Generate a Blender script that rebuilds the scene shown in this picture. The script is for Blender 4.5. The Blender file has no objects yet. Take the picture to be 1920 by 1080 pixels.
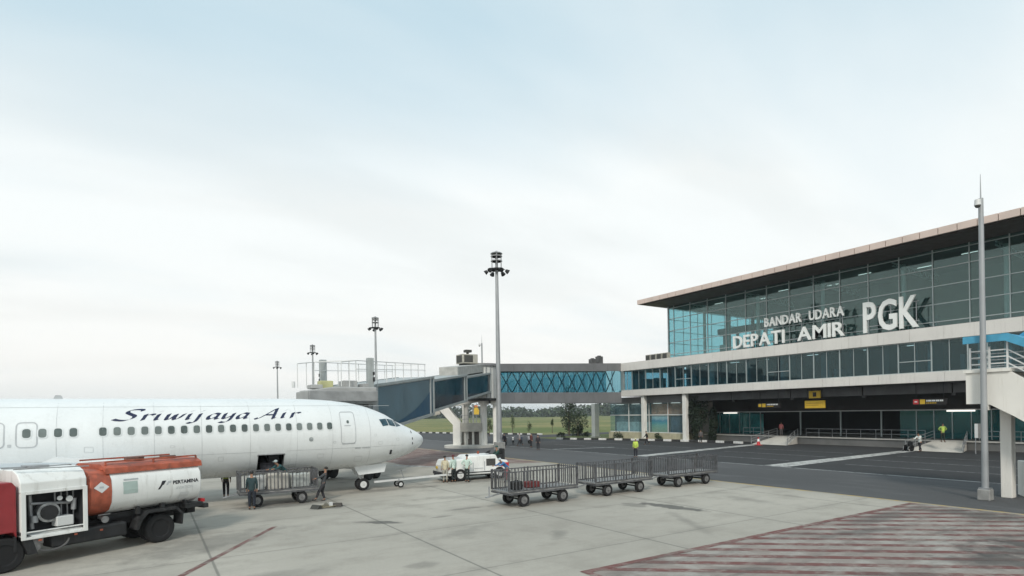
import bpy, math, random
import numpy as np
from mathutils import Vector, Matrix
S = bpy.context.scene
COL = S.collection
R = math.radians
random.seed(7)

# ------------------------------------------------------------------ camera
F_PX, PY0, ROLL, HCAM = 1070.0, 774.3, 0.0160, 4.3
FW = Vector((.537, .8436, 0)).normalized(); RT = Vector((FW.y, -FW.x, 0)); UP = Vector((0, 0, 1))
cam = bpy.data.cameras.new('camera'); camo = bpy.data.objects.new('camera', cam); COL.objects.link(camo)
cam.sensor_width = 36; cam.lens = F_PX/1920*36; cam.shift_y = (PY0-540)/1920
cam.clip_start = .1; cam.clip_end = 6000
xa = RT*math.cos(ROLL)-UP*math.sin(ROLL); ya = RT*math.sin(ROLL)+UP*math.cos(ROLL); za = -FW
camo.matrix_world = Matrix(((xa.x, ya.x, za.x, 0), (xa.y, ya.y, za.y, 0), (xa.z, ya.z, za.z, HCAM), (0, 0, 0, 1)))
S.camera = camo

# ------------------------------------------------------------------ sky, sun, exposure
SUN_EL, SUN_AZ = R(38), R(232)       # azimuth: direction the light comes from, measured from +X towards +Y
w = bpy.data.worlds.new("World"); S.world = w; w.use_nodes = True
nt = w.node_tree; N = nt.nodes; L = nt.links; N.clear()
def nd(tree, t, **k):
    n = tree.nodes.new(t)
    for a, b in k.items(): setattr(n, a, b)
    return n
out = nd(nt, 'ShaderNodeOutputWorld'); bg = nd(nt, 'ShaderNodeBackground'); bg.inputs['Strength'].default_value = .1
sky = nd(nt, 'ShaderNodeTexSky', sky_type='NISHITA', sun_disc=False)
sky.sun_elevation = SUN_EL; sky.sun_rotation = R(90)-SUN_AZ; sky.air_density = 1.2; sky.dust_density = 2.5
tc = nd(nt, 'ShaderNodeTexCoord'); sep = nd(nt, 'ShaderNodeSeparateXYZ'); L.new(tc.outputs['Generated'], sep.inputs[0])
def math_n(tree, op, a, b=None, c=None, clamp=False):
    n = tree.nodes.new('ShaderNodeMath'); n.operation = op; n.use_clamp = clamp
    for i, v in enumerate((a, b, c)):
        if v is None: continue
        if isinstance(v, (int, float)): n.inputs[i].default_value = v
        else: tree.links.new(v, n.inputs[i])
    return n.outputs[0]
def mrange(tree, v, a, b, c=0., d=1., smooth=True):
    n = tree.nodes.new('ShaderNodeMapRange'); n.interpolation_type = 'SMOOTHSTEP' if smooth else 'LINEAR'
    tree.links.new(v, n.inputs[0])
    for i, x in enumerate((a, b, c, d)): n.inputs[i+1].default_value = x
    return n.outputs[0]
def mix(tree, f, a, b):
    n = tree.nodes.new('ShaderNodeMix'); n.data_type = 'RGBA'
    if isinstance(f, (int, float)): n.inputs[0].default_value = f
    else: tree.links.new(f, n.inputs[0])
    for i, v in ((6, a), (7, b)):
        if isinstance(v, (tuple, list)): n.inputs[i].default_value = tuple(v)[:3]+(1,)
        else: tree.links.new(v, n.inputs[i])
    return n.outputs[2]
z = sep.outputs[2]
zz = math_n(nt, 'ADD', math_n(nt, 'MAXIMUM', z, 0.), .22)
cmb = nd(nt, 'ShaderNodeCombineXYZ')
L.new(math_n(nt, 'DIVIDE', sep.outputs[0], zz), cmb.inputs[0]); L.new(math_n(nt, 'DIVIDE', sep.outputs[1], zz), cmb.inputs[1])
mp = nd(nt, 'ShaderNodeMapping'); L.new(cmb.outputs[0], mp.inputs[0])
mp.inputs['Rotation'].default_value = (0, 0, R(38)); mp.inputs['Scale'].default_value = (.55, 1.25, 1); mp.inputs['Location'].default_value = (3.1, 1.7, 0)
n1 = nd(nt, 'ShaderNodeTexNoise'); L.new(mp.outputs[0], n1.inputs['Vector']); n1.inputs['Scale'].default_value = 1.25; n1.inputs['Detail'].default_value = 5; n1.inputs['Roughness'].default_value = .5; n1.inputs['Distortion'].default_value = .3
mp2 = nd(nt, 'ShaderNodeMapping'); L.new(cmb.outputs[0], mp2.inputs[0]); mp2.inputs['Rotation'].default_value = (0, 0, R(30)); mp2.inputs['Scale'].default_value = (.35, 1.1, 1); mp2.inputs['Location'].default_value = (7.3, 4.4, 0)
n2 = nd(nt, 'ShaderNodeTexNoise'); L.new(mp2.outputs[0], n2.inputs['Vector']); n2.inputs['Scale'].default_value = 2.2; n2.inputs['Detail'].default_value = 4
K = 10.
white = (.865*K, .905*K, .905*K); grey = (.76*K, .80*K, .80*K); warm = (.92*K, .905*K, .865*K)
cl = mix(nt, mrange(nt, n2.outputs[0], .40, .68, 0., .75), white, grey)
lowm = mrange(nt, z, .30, .02)
cl = mix(nt, math_n(nt, 'MULTIPLY', lowm, .75), cl, warm)
cl = mix(nt, mrange(nt, z, .09, .0, 0., .6), cl, (.72*K, .765*K, .765*K))
# thin veil everywhere, opener towards the zenith
thr = mrange(nt, z, .30, .60, 0., .85)
m_ = math_n(nt, 'SUBTRACT', thr, math_n(nt, 'MULTIPLY', math_n(nt, 'SUBTRACT', n1.outputs[0], .5), 1.15), clamp=True)
veil = (.545*K, .715*K, .80*K)
blue = mix(nt, .12, veil, sky.outputs[0])
L.new(mix(nt, m_, cl, blue), bg.inputs[0]); L.new(bg.outputs[0], out.inputs[0])
sun = bpy.data.lights.new('sun', 'SUN'); sun.energy = 2.0; sun.angle = R(11); sun.color = (1, .94, .85)
suno = bpy.data.objects.new('sun', sun); COL.objects.link(suno)
sd = Vector((math.cos(SUN_EL)*math.cos(SUN_AZ), math.cos(SUN_EL)*math.sin(SUN_AZ), math.sin(SUN_EL)))
suno.rotation_euler = sd.to_track_quat('Z', 'Y').to_euler(); suno.location = sd*60
S.view_settings.view_transform = 'Standard'; S.view_settings.look = 'None'; S.view_settings.gamma = 1; S.view_settings.use_curve_mapping = False
S.view_settings.exposure = 0.16
S.cycles.max_bounces = 8; S.cycles.transparent_max_bounces = 16; S.cycles.glossy_bounces = 4; S.cycles.transmission_bounces = 4

# ------------------------------------------------------------------ materials
def newmat(name):
    m = bpy.data.materials.new(name); m.use_nodes = True
    return m, m.node_tree, m.node_tree.nodes['Principled BSDF']
MATS = {}
def pm(name, rgb, rough=.6, metal=0., var=.12, scale=1.5, bump=0., bscale=20., coat=0., streak=0., dirt=(.18, .17, .15), spec=.5):
    """plain painted / cast surface with soft tone variation, dirt streaks and a little bump"""
    m, t, b = newmat(name)
    tcn = nd(t, 'ShaderNodeTexCoord')
    n = nd(t, 'ShaderNodeTexNoise'); t.links.new(tcn.outputs['Object'], n.inputs['Vector']); n.inputs['Scale'].default_value = scale; n.inputs['Detail'].default_value = 6
    a = tuple(max(0, c*(1-var)) for c in rgb); c2 = tuple(min(1, c*(1+var)) for c in rgb)
    col = mix(t, mrange(t, n.outputs[0], .32, .68), a, c2)
    if streak > 0:
        mpn = nd(t, 'ShaderNodeMapping'); t.links.new(tcn.outputs['Object'], mpn.inputs[0]); mpn.inputs['Scale'].default_value = (3.2, 3.2, .35)
        ns = nd(t, 'ShaderNodeTexNoise'); t.links.new(mpn.outputs[0], ns.inputs['Vector']); ns.inputs['Scale'].default_value = 1.6; ns.inputs['Detail'].default_value = 7; ns.inputs['Roughness'].default_value = .65
        col = mix(t, math_n(t, 'MULTIPLY', mrange(t, ns.outputs[0], .5, .78), streak), col, dirt)
    t.links.new(col, b.inputs['Base Color'])
    b.inputs['Metallic'].default_value = metal; b.inputs['Specular IOR Level'].default_value = spec
    t.links.new(mrange(t, n.outputs[0], .3, .7, max(0, rough-.08), min(1, rough+.08)), b.inputs['Roughness'])
    if coat: b.inputs['Coat Weight'].default_value = coat; b.inputs['Coat Roughness'].default_value = .12
    if bump:
        nb = nd(t, 'ShaderNodeTexNoise'); t.links.new(tcn.outputs['Object'], nb.inputs['Vector']); nb.inputs['Scale'].default_value = bscale; nb.inputs['Detail'].default_value = 4
        bp = nd(t, 'ShaderNodeBump'); bp.inputs['Strength'].default_value = bump; bp.inputs['Distance'].default_value = .02
        t.links.new(nb.outputs[0], bp.inputs['Height']); t.links.new(bp.outputs[0], b.inputs['Normal'])
    MATS[name] = m; return m
def glass(name, tint, refl=1.45, rough=.02, body=(.02, .04, .045), opac=.35):
    m, t, b = newmat(name)
    o = t.nodes['Material Output']; t.nodes.remove(b)
    tr = nd(t, 'ShaderNodeBsdfTransparent'); tr.inputs[0].default_value = tint+(1,)
    gl = nd(t, 'ShaderNodeBsdfGlossy'); gl.inputs['Roughness'].default_value = rough; gl.inputs[0].default_value = (.82, .97, .92, 1)
    df = nd(t, 'ShaderNodeBsdfDiffuse'); df.inputs[0].default_value = body+(1,)
    m1 = nd(t, 'ShaderNodeMixShader'); m1.inputs[0].default_value = opac; t.links.new(tr.outputs[0], m1.inputs[1]); t.links.new(df.outputs[0], m1.inputs[2])
    fr = nd(t, 'ShaderNodeFresnel'); ge = nd(t, 'ShaderNodeNewGeometry'); t.links.new(math_n(t, 'ADD', math_n(t, 'MULTIPLY', ge.outputs['Backfacing'], 1/refl-refl), refl), fr.inputs[0])
    tcn = nd(t, 'ShaderNodeTexCoord'); nb = nd(t, 'ShaderNodeTexNoise'); nb.inputs['Scale'].default_value = .35; t.links.new(tcn.outputs['Object'], nb.inputs['Vector'])
    bp = nd(t, 'ShaderNodeBump'); bp.inputs['Strength'].default_value = .08; bp.inputs['Distance'].default_value = .05; t.links.new(nb.outputs[0], bp.inputs['Height']); t.links.new(bp.outputs[0], gl.inputs['Normal'])
    m2 = nd(t, 'ShaderNodeMixShader'); t.links.new(fr.outputs[0], m2.inputs[0]); t.links.new(m1.outputs[0], m2.inputs[1]); t.links.new(gl.outputs[0], m2.inputs[2])
    t.links.new(m2.outputs[0], o.inputs[0]); MATS[name] = m; return m

WHITE = pm('aircraft white', (.71, .735, .735), .32, var=.03, scale=.5, coat=.3, streak=.22, dirt=(.42, .43, .41))
SEAM = pm('panel seam grey', (.42, .44, .45), .5)
WINDARK = pm('cabin window glass', (.075, .095, .09), .15, var=.25, scale=3)
NAVY = pm('navy lettering', (.008, .014, .05), .4, var=.05)
BLACK = pm('black lettering', (.02, .02, .025), .5, var=.05)
RUBBER = pm('tyre rubber', (.011, .011, .012), .85, var=.3, bump=.3)
RIM = pm('wheel rim', (.20, .20, .20), .5, metal=.3, var=.2, scale=8)
DARKMETAL = pm('dark chassis', (.014, .0145, .016), .7, var=.4, scale=4, streak=.2)
STEEL = pm('galvanised steel', (.34, .35, .36), .45, metal=.55, var=.15, scale=2)
POLE = pm('mast steel', (.33, .345, .355), .5, metal=.3, var=.08, scale=.8, streak=.15)
CARTG = pm('cart grey paint', (.105, .108, .115), .5, metal=.3, var=.3, scale=5, streak=.45, dirt=(.1, .07, .05))
BAND = pm('warm white cladding', (.67, .645, .605), .5, var=.05, scale=.35, streak=.30, dirt=(.34, .32, .29))
FASCIA = pm('pinkish roof fascia', (.62, .50, .44), .45, var=.07, scale=.4, streak=.12, dirt=(.4, .34, .3))
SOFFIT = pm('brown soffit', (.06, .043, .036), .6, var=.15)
MULL = pm('aluminium mullion', (.40, .45, .45), .4, metal=.5, var=.06)
GREYC = pm('grey bridge cladding', (.185, .187, .195), .5, var=.08, scale=.6, streak=.4, dirt=(.12, .11, .1))
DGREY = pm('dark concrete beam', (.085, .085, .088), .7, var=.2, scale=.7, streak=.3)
CONC = pm('pale cast concrete', (.56, .545, .50), .75, var=.07, scale=.7, streak=.35, dirt=(.30, .27, .22), bump=.15)
WCOL = pm('white painted column', (.72, .71, .67), .6, var=.05, scale=.6, streak=.3, dirt=(.33, .3, .26))
DPLIN = pm('dull concrete plinth', (.27, .27, .26), .8, var=.15, scale=3, streak=.4)
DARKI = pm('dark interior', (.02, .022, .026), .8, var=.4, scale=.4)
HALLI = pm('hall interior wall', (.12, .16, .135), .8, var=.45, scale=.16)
FLOORI = pm('interior floor', (.16, .16, .15), .35, var=.15)
BLUEP = pm('blue canopy sheet', (.045, .27, .45), .4, var=.12, scale=1, streak=.25, dirt=(.03, .12, .2))
RAIL = pm('white railing paint', (.62, .63, .62), .4, var=.05)
TRUCKW = pm('truck white paint', (.76, .77, .75), .5, var=.05, scale=1.2, coat=.1, streak=.5, dirt=(.27, .25, .21))
TRUCKR = pm('truck red paint', (.26, .02, .025), .35, var=.1, scale=2, coat=.3, streak=.25, dirt=(.1, .03, .03))
ORANGE = pm('orange tank paint', (.35, .085, .045), .55, var=.3, scale=3, streak=.95, dirt=(.10, .06, .045))
YEL = pm('sign yellow', (.62, .40, .03), .5, var=.05)
SIGNB = pm('sign black', (.015, .012, .012), .5)
RED = pm('signal red', (.50, .03, .035), .5)
MACH = pm('beige machinery', (.40, .39, .34), .6, var=.15, scale=3, streak=.3)
GRILLE = pm('condenser grille', (.055, .055, .05), .7, var=.3, scale=14)
TUNW = pm('tunnel grey-blue panel', (.095, .155, .19), .45, var=.1, scale=.5)
TUNB = pm('tunnel deep blue swoosh', (.02, .075, .135), .4, var=.1)
TUNG = pm('tunnel side glazing', (.010, .024, .038), .12, var=.3, scale=.5)
LEAF = pm('leaf green', (.035, .06, .02), .7, var=.5, scale=1.5)
LEAFD = pm('dark leaf green', (.014, .028, .013), .7, var=.5, scale=.8)
BARK = pm('bark', (.10, .075, .05), .9, var=.3, scale=6)
SKIN = pm('skin', (.30, .16, .10), .6, var=.05)
HAIR = pm('black hair', (.01, .009, .008), .6)
SHOE = pm('black shoe', (.012, .012, .013), .5)
G_UP = glass('upper curtain glass', (.74, .89, .905), 1.68, body=(.05, .10, .10), opac=.12)
G_END = glass('end wall glass', (.66, .90, .95), 1.3, body=(.05, .20, .25), opac=.07)
G_COR = glass('corridor glass', (.66, .84, .90), 1.5, body=(.02, .06, .08), opac=.10)
G_BR = glass('blue bridge glass', (.56, .78, .84), 1.45, body=(.03, .13, .17), opac=.15)
G_GR = glass('ground floor glass', (.72, .88, .88), 1.45, body=(.03, .21, .23), opac=.34)
G_LOB = glass('lobby glass', (.80, .90, .92), 1.35, body=(.25, .33, .35), opac=.12)

# ------------------------------------------------------------------ mesh helpers
class MB:
    def __init__(s): s.v = []; s.f = []; s.m = []
    def add(s, vs, fs, mi=0):
        o = len(s.v); s.v += [tuple(v) for v in vs]; s.f += [tuple(i+o for i in f) for f in fs]; s.m += [mi]*len(fs); return s
    def box(s, x0, x1, y0, y1, z0, z1, mi=0):
        x0, x1 = min(x0, x1), max(x0, x1); y0, y1 = min(y0, y1), max(y0, y1); z0, z1 = min(z0, z1), max(z0, z1)
        v = [(x0,y0,z0),(x1,y0,z0),(x1,y1,z0),(x0,y1,z0),(x0,y0,z1),(x1,y0,z1),(x1,y1,z1),(x0,y1,z1)]
        return s.add(v, [(0,3,2,1),(4,5,6,7),(0,1,5,4),(1,2,6,5),(2,3,7,6),(3,0,4,7)], mi)
    def bar(s, a, b, w=.05, h=None, mi=0, up=(0,0,1)):
        a = Vector(a); b = Vector(b); h = w if h is None else h
        d = (b-a).normalized(); u = Vector(up)
        if abs(d.dot(u)) > .98: u = Vector((1,0,0))
        sx = d.cross(u).normalized()*w/2; sz = sx.cross(d).normalized()*h/2
        v = [a-sx-sz, a+sx-sz, a+sx+sz, a-sx+sz, b-sx-sz, b+sx-sz, b+sx+sz, b-sx+sz]
        return s.add(v, [(0,1,2,3),(7,6,5,4),(0,4,5,1),(1,5,6,2),(2,6,7,3),(3,7,4,0)], mi)
    def cyl(s, a, b, r0, r1=None, n=12, mi=0, cap=True):
        a = Vector(a); b = Vector(b); r1 = r0 if r1 is None else r1
        d = (b-a).normalized(); u = Vector((0,0,1)) if abs(d.z) < .9 else Vector((1,0,0))
        e1 = d.cross(u).normalized(); e2 = d.cross(e1)
        v = []
        for p, r in ((a, r0), (b, r1)):
            for i in range(n):
                t = 2*math.pi*i/n; v.append(p+(e1*math.cos(t)+e2*math.sin(t))*r)
        f = [(i, (i+1) % n, n+(i+1) % n, n+i) for i in range(n)]
        if cap: f += [tuple(range(n))[::-1], tuple(range(n, 2*n))]
        return s.add(v, f, mi)
    def lathe(s, prof, axis_o, axis_d, n=20, mi=0):
        o = Vector(axis_o); d = Vector(axis_d).normalized(); u = Vector((0,0,1)) if abs(d.z) < .9 else Vector((1,0,0))
        e1 = d.cross(u).normalized(); e2 = d.cross(e1); v = []
        for (h, r) in prof:
            for i in range(n):
                t = 2*math.pi*i/n; v.append(o+d*h+(e1*math.cos(t)+e2*math.sin(t))*r)
        f = []
        for k in range(len(prof)-1):
            for i in range(n): f.append((k*n+i, k*n+(i+1) % n, (k+1)*n+(i+1) % n, (k+1)*n+i))
        if prof[0][1] > .001: f.append(tuple(range(n))[::-1])
        if prof[-1][1] > .001: f.append(tuple(range((len(prof)-1)*n, len(prof)*n)))
        return s.add(v, f, mi)
    def prism(s, poly, a, b, fn, mi=0):
        """poly 2d extruded between a and b; fn(u, v, t) -> xyz"""
        n = len(poly); v = [fn(u, w_, a) for u, w_ in poly]+[fn(u, w_, b) for u, w_ in poly]
        f = [tuple(range(n)), tuple(range(n, 2*n))[::-1]]+[(i, n+i, n+(i+1) % n, (i+1) % n) for i in range(n)]
        return s.add(v, f, mi)
    def sheet(s, poly, z, mi=0): return s.add([(x, y, z) for x, y in poly], [tuple(range(len(poly)))], mi)
    def build(s, name, mat, parent=None, smooth=False, bevel=0., world=False, fix=True):
        me = bpy.data.meshes.new(name); vs = s.v
        if world and parent is not None:
            inv = MW[parent.name].inverted(); vs = [tuple(inv @ Vector(v)) for v in vs]
        me.from_pydata(vs, [], s.f); mats = mat if isinstance(mat, (list, tuple)) else [mat]
        for m in mats: me.materials.append(m)
        me.polygons.foreach_set('material_index', s.m)
        if fix:
            import bmesh
            bm = bmesh.new(); bm.from_mesh(me); bmesh.ops.recalc_face_normals(bm, faces=bm.faces); bm.to_mesh(me); bm.free()
        if smooth:
            me.polygons.foreach_set('use_smooth', [True]*len(me.polygons)); me.set_sharp_from_angle(angle=R(38))
        o = bpy.data.objects.new(name, me); COL.objects.link(o)
        if parent is not None: o.parent = parent
        if bevel:
            b = o.modifiers.new('bevel', 'BEVEL'); b.width = bevel; b.segments = 2; b.limit_method = 'ANGLE'
        return o
MW = {}
def tag(o, label, cat, group=None, kind=None):
    if label: o['label'] = label
    if cat: o['category'] = cat
    if group: o['group'] = group
    if kind: o['kind'] = kind
    return o
def thing(name, label, cat, loc=(0,0,0), rz=0., group=None):
    o = bpy.data.objects.new(name, None); COL.objects.link(o); o.location = loc; o.rotation_euler = (0, 0, rz); o.empty_display_size = .2
    MW[o.name] = Matrix.Translation(loc) @ Matrix.Rotation(rz, 4, 'Z')
    return tag(o, label, cat, group)
def copy_tree(o, parent=None):
    c = o.copy(); COL.objects.link(c); c.parent = parent
    for ch in list(o.children): copy_tree(ch, c)
    return c
def struct(name, mb, mat, **k):
    o = mb.build(name, mat, **k); o['kind'] = 'structure'; return o
def pchip(xs, ys):
    xs = np.array(xs, float); ys = np.array(ys, float); h = np.diff(xs); d = np.diff(ys)/h; m = np.zeros(len(xs)); m[0] = d[0]; m[-1] = d[-1]
    for i in range(1, len(xs)-1):
        if d[i-1]*d[i] > 0:
            w1 = 2*h[i]+h[i-1]; w2 = h[i]+2*h[i-1]; m[i] = (w1+w2)/(w1/d[i-1]+w2/d[i])
    def g(x):
        x = min(max(x, xs[0]), xs[-1]); i = min(max(int(np.searchsorted(xs, x))-1, 0), len(xs)-2); t = (x-xs[i])/h[i]
        return float((2*t**3-3*t**2+1)*ys[i]+(t**3-2*t**2+t)*h[i]*m[i]+(-2*t**3+3*t**2)*ys[i+1]+(t**3-t**2)*h[i]*m[i+1])
    return g
def text_geo(s, extrude=.0, bold=.0, res=3, shear=0.):
    cu = bpy.data.curves.new('lettering', 'FONT'); cu.body = s; cu.extrude = extrude; cu.offset = bold; cu.resolution_u = res; cu.shear = shear
    o = bpy.data.objects.new('lettering', cu); COL.objects.link(o)
    dg = bpy.context.evaluated_depsgraph_get(); me = bpy.data.meshes.new_from_object(o.evaluated_get(dg))
    v = [tuple(a.co) for a in me.vertices]; f = [tuple(p.vertices) for p in me.polygons]
    bpy.data.objects.remove(o); bpy.data.meshes.remove(me); bpy.data.curves.remove(cu)
    return v, f
def text_fit(s, w_, h_, extrude, bold, fn, mb, mi=0, shear=0.):
    """text fitted to a w_ x h_ box (cap height from its own bounds); fn(u, v, n) -> xyz"""
    v, f = text_geo(s, .5, bold, shear=shear)
    xs = [a[0] for a in v]; ys = [a[1] for a in v]; x0, x1, y0, y1 = min(xs), max(xs), min(ys), max(ys)
    mb.add([fn((a[0]-x0)/(x1-x0)*w_, (a[1]-y0)/(y1-y0)*h_, a[2]*2*extrude) for a in v], f, mi)

# ------------------------------------------------------------------ ground surfaces
def vec_xy(t):
    tcn = nd(t, 'ShaderNodeTexCoord'); sp = nd(t, 'ShaderNodeSeparateXYZ'); t.links.new(tcn.outputs['Object'], sp.inputs[0]); return tcn, sp
def noise(t, vec, scale, det=5, rough=.55, sc=None, dist=0.):
    if sc:
        mpn = nd(t, 'ShaderNodeMapping'); t.links.new(vec, mpn.inputs[0]); mpn.inputs['Scale'].default_value = sc; vec = mpn.outputs[0]
    n = nd(t, 'ShaderNodeTexNoise'); t.links.new(vec, n.inputs['Vector']); n.inputs['Scale'].default_value = scale; n.inputs['Detail'].default_value = det; n.inputs['Roughness'].default_value = rough; n.inputs['Distortion'].default_value = dist
    return n.outputs[0]
def ellipse(t, tcn, cx, cy, rx, ry, rot, soft=.5, wob=.45, ns=1.3):
    mpn = nd(t, 'ShaderNodeMapping'); mpn.vector_type = 'TEXTURE'; t.links.new(tcn.outputs['Object'], mpn.inputs[0])
    mpn.inputs['Location'].default_value = (cx, cy, 0); mpn.inputs['Rotation'].default_value = (0, 0, rot); mpn.inputs['Scale'].default_value = (rx, ry, 1)
    vl = nd(t, 'ShaderNodeVectorMath', operation='LENGTH'); t.links.new(mpn.outputs[0], vl.inputs[0])
    nn = noise(t, tcn.outputs['Object'], ns, 5, .6)
    d = math_n(t, 'ADD', vl.outputs['Value'], math_n(t, 'MULTIPLY', math_n(t, 'SUBTRACT', nn, .5), wob*4))
    return mrange(t, d, 1., 1.-soft)
def apron_material(name, base, reddish=False):
    m, t, b = newmat(name); tcn, sp = vec_xy(t); P = tcn.outputs['Object']
    big = noise(t, P, .09, 4, .5); med = noise(t, P, .55, 7, .62); fine = noise(t, P, 9., 4, .6); strk = noise(t, P, 1.0, 6, .6, (.25, 1.6, 1))
    a = tuple(c*.82 for c in base); c = tuple(min(1, k*1.12) for k in base)
    col = mix(t, mrange(t, big, .3, .7), a, c)
    col = mix(t, math_n(t, 'MULTIPLY', mrange(t, med, .45, .72), .6), col, tuple(k*.62 for k in base))
    col = mix(t, math_n(t, 'MULTIPLY', mrange(t, strk, .5, .72), .45), col, tuple(k*.7 for k in base))
    col = mix(t, math_n(t, 'MULTIPLY', mrange(t, fine, .4, .65), .16), col, tuple(k*.6 for k in base))
    # slabs: one tone each, dark joints
    PX, PY = 6.25, 5.8
    ux = math_n(t, 'DIVIDE', math_n(t, 'SUBTRACT', sp.outputs[0], 1.55), PX); uy = math_n(t, 'DIVIDE', math_n(t, 'SUBTRACT', sp.outputs[1], 2.2), PY)
    cb = nd(t, 'ShaderNodeCombineXYZ'); t.links.new(math_n(t, 'FLOOR', ux), cb.inputs[0]); t.links.new(math_n(t, 'FLOOR', uy), cb.inputs[1])
    wn = nd(t, 'ShaderNodeTexWhiteNoise'); t.links.new(cb.outputs[0], wn.inputs[0])
    col = mix(t, math_n(t, 'MULTIPLY', wn.outputs[0], .42), col, tuple(k*.75 for k in base))
    wob = math_n(t, 'MULTIPLY', math_n(t, 'SUBTRACT', noise(t, P, 2.5, 3), .5), .02)
    for u_, per, wd, st in ((ux, PX, .035, .6), (uy, PY, .028, .45)):
        fr_ = math_n(t, 'FRACT', math_n(t, 'ADD', u_, .5)); dd = math_n(t, 'MULTIPLY', math_n(t, 'ABSOLUTE', math_n(t, 'SUBTRACT', fr_, .5)), per)
        dd = math_n(t, 'ADD', dd, wob)
        col = mix(t, math_n(t, 'MULTIPLY', mrange(t, dd, wd*1.6, wd*.5), st), col, (.10, .10, .09))
        col = mix(t, math_n(t, 'MULTIPLY', math_n(t, 'MULTIPLY', mrange(t, dd, .5, .0), mrange(t, med, .4, .7)), st*.35), col, (.16, .155, .14))
    DARK_PATCHES = [(7.75, 22.2, .95, .27, R(-40), .75, .5), (19.6, 17.8, .45, 1.7, R(8), .80, .5), (18.7, 19.0, .5, .8, 0, .45, .6), (7.0, 27.4, .9, .55, 0, .55, .5), (1.5, 22.0, 3.6, 1.6, R(28), .40, .9),  # wet and oil stains, plus darker ellipses below carts, tractor and nose gear
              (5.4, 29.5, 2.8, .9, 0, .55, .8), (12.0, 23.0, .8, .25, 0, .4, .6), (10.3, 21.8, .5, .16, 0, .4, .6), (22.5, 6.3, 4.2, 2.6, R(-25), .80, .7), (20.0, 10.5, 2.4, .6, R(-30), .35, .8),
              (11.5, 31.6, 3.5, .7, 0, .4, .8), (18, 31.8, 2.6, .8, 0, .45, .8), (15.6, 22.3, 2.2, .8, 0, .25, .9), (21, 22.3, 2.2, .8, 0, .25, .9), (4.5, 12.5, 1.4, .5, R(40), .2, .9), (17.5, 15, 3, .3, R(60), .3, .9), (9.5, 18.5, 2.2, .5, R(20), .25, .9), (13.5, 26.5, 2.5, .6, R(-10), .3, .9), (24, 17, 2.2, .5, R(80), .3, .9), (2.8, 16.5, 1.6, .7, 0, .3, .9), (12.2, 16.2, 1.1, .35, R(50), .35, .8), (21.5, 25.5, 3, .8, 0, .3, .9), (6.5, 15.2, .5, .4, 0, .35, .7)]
    for (cx, cy, rx, ry, ro, st, so) in DARK_PATCHES:
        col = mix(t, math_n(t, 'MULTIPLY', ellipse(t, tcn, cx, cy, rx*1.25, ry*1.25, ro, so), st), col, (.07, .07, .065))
    t.links.new(col, b.inputs['Base Color']); t.links.new(mrange(t, med, .3, .7, .7, .9), b.inputs['Roughness']); b.inputs['Specular IOR Level'].default_value = .3
    bp = nd(t, 'ShaderNodeBump'); bp.inputs['Strength'].default_value = .25; bp.inputs['Distance'].default_value = .01; t.links.new(fine, bp.inputs['Height']); t.links.new(bp.outputs[0], b.inputs['Normal'])
    return m
APRON = apron_material('apron concrete', (.425, .397, .345))
def asphalt_material(name, base):
    m, t, b = newmat(name); tcn, sp = vec_xy(t); P = tcn.outputs['Object']
    big = noise(t, P, .07, 4, .5, (1, .35, 1)); med = noise(t, P, .5, 6, .6, (1.6, .4, 1)); fine = noise(t, P, 14., 3, .6)
    col = mix(t, mrange(t, big, .3, .7), tuple(c*.8 for c in base), tuple(c*1.25 for c in base))
    col = mix(t, math_n(t, 'MULTIPLY', mrange(t, med, .52, .72), .5), col, tuple(c*1.6 for c in base))
    col = mix(t, math_n(t, 'MULTIPLY', mrange(t, fine, .4, .7), .3), col, tuple(c*.5 for c in base))
    t.links.new(col, b.inputs['Base Color']); b.inputs['Roughness'].default_value = .82; b.inputs['Specular IOR Level'].default_value = .35
    bp = nd(t, 'ShaderNodeBump'); bp.inputs['Strength'].default_value = .3; bp.inputs['Distance'].default_value = .01; t.links.new(fine, bp.inputs['Height']); t.links.new(bp.outputs[0], b.inputs['Normal'])
    return m
ASPH_L = asphalt_material('worn grey asphalt', (.088, .089, .091)); ASPH_D = asphalt_material('dark asphalt', (.042, .043, .045))
def worn_paint(name, rgb, under, amount=.5, scale=2.2, stains=()):
    m, t, b = newmat(name); tcn, sp = vec_xy(t); P = tcn.outputs['Object']
    n_ = noise(t, P, scale, 7, .7); n3 = noise(t, P, .4, 4, .5)
    f = math_n(t, 'MULTIPLY', mrange(t, math_n(t, 'ADD', n_, math_n(t, 'MULTIPLY', n3, .4)), .62, .85), amount)
    col = mix(t, f, rgb, under)
    for (cx, cy, rx, ry, ro, st, so) in stains: col = mix(t, math_n(t, 'MULTIPLY', ellipse(t, tcn, cx, cy, rx, ry, ro, so), st), col, (.055, .052, .048))
    if stains:
        n4 = noise(t, P, .8, 7, .7, (.35, 1.4, 1)); col = mix(t, math_n(t, 'MULTIPLY', mrange(t, n4, .45, .7), .6), col, (.10, .085, .075))
    t.links.new(col, b.inputs['Base Color']); b.inputs['Roughness'].default_value = .75; return m
HST = [(23.5, 5.0, 4.6, 2.6, R(-25), .88, .7), (19.6, 6.2, 1.8, 1.0, R(-30), .75, .8), (27.5, 9.0, 1.6, 3.0, 0, .7, .8), (20.5, 10.2, 3.4, .5, R(-8), .55, .8), (16.2, 7.0, 1.8, .35, R(-38), .5, .8), (13.5, 9.6, 1.2, .3, R(-38), .5, .8), (24, 11, 3.5, .6, 0, .5, .8)]
REDP = worn_paint('worn red marking', (.150, .055, .048), (.25, .20, .175), 1.0, stains=HST)
WHP = worn_paint('worn white marking', (.50, .50, .48), (.10, .10, .10), .8)
WHP2 = worn_paint('faded white lane line', (.33, .34, .34), (.09, .09, .09), .95)
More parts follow.
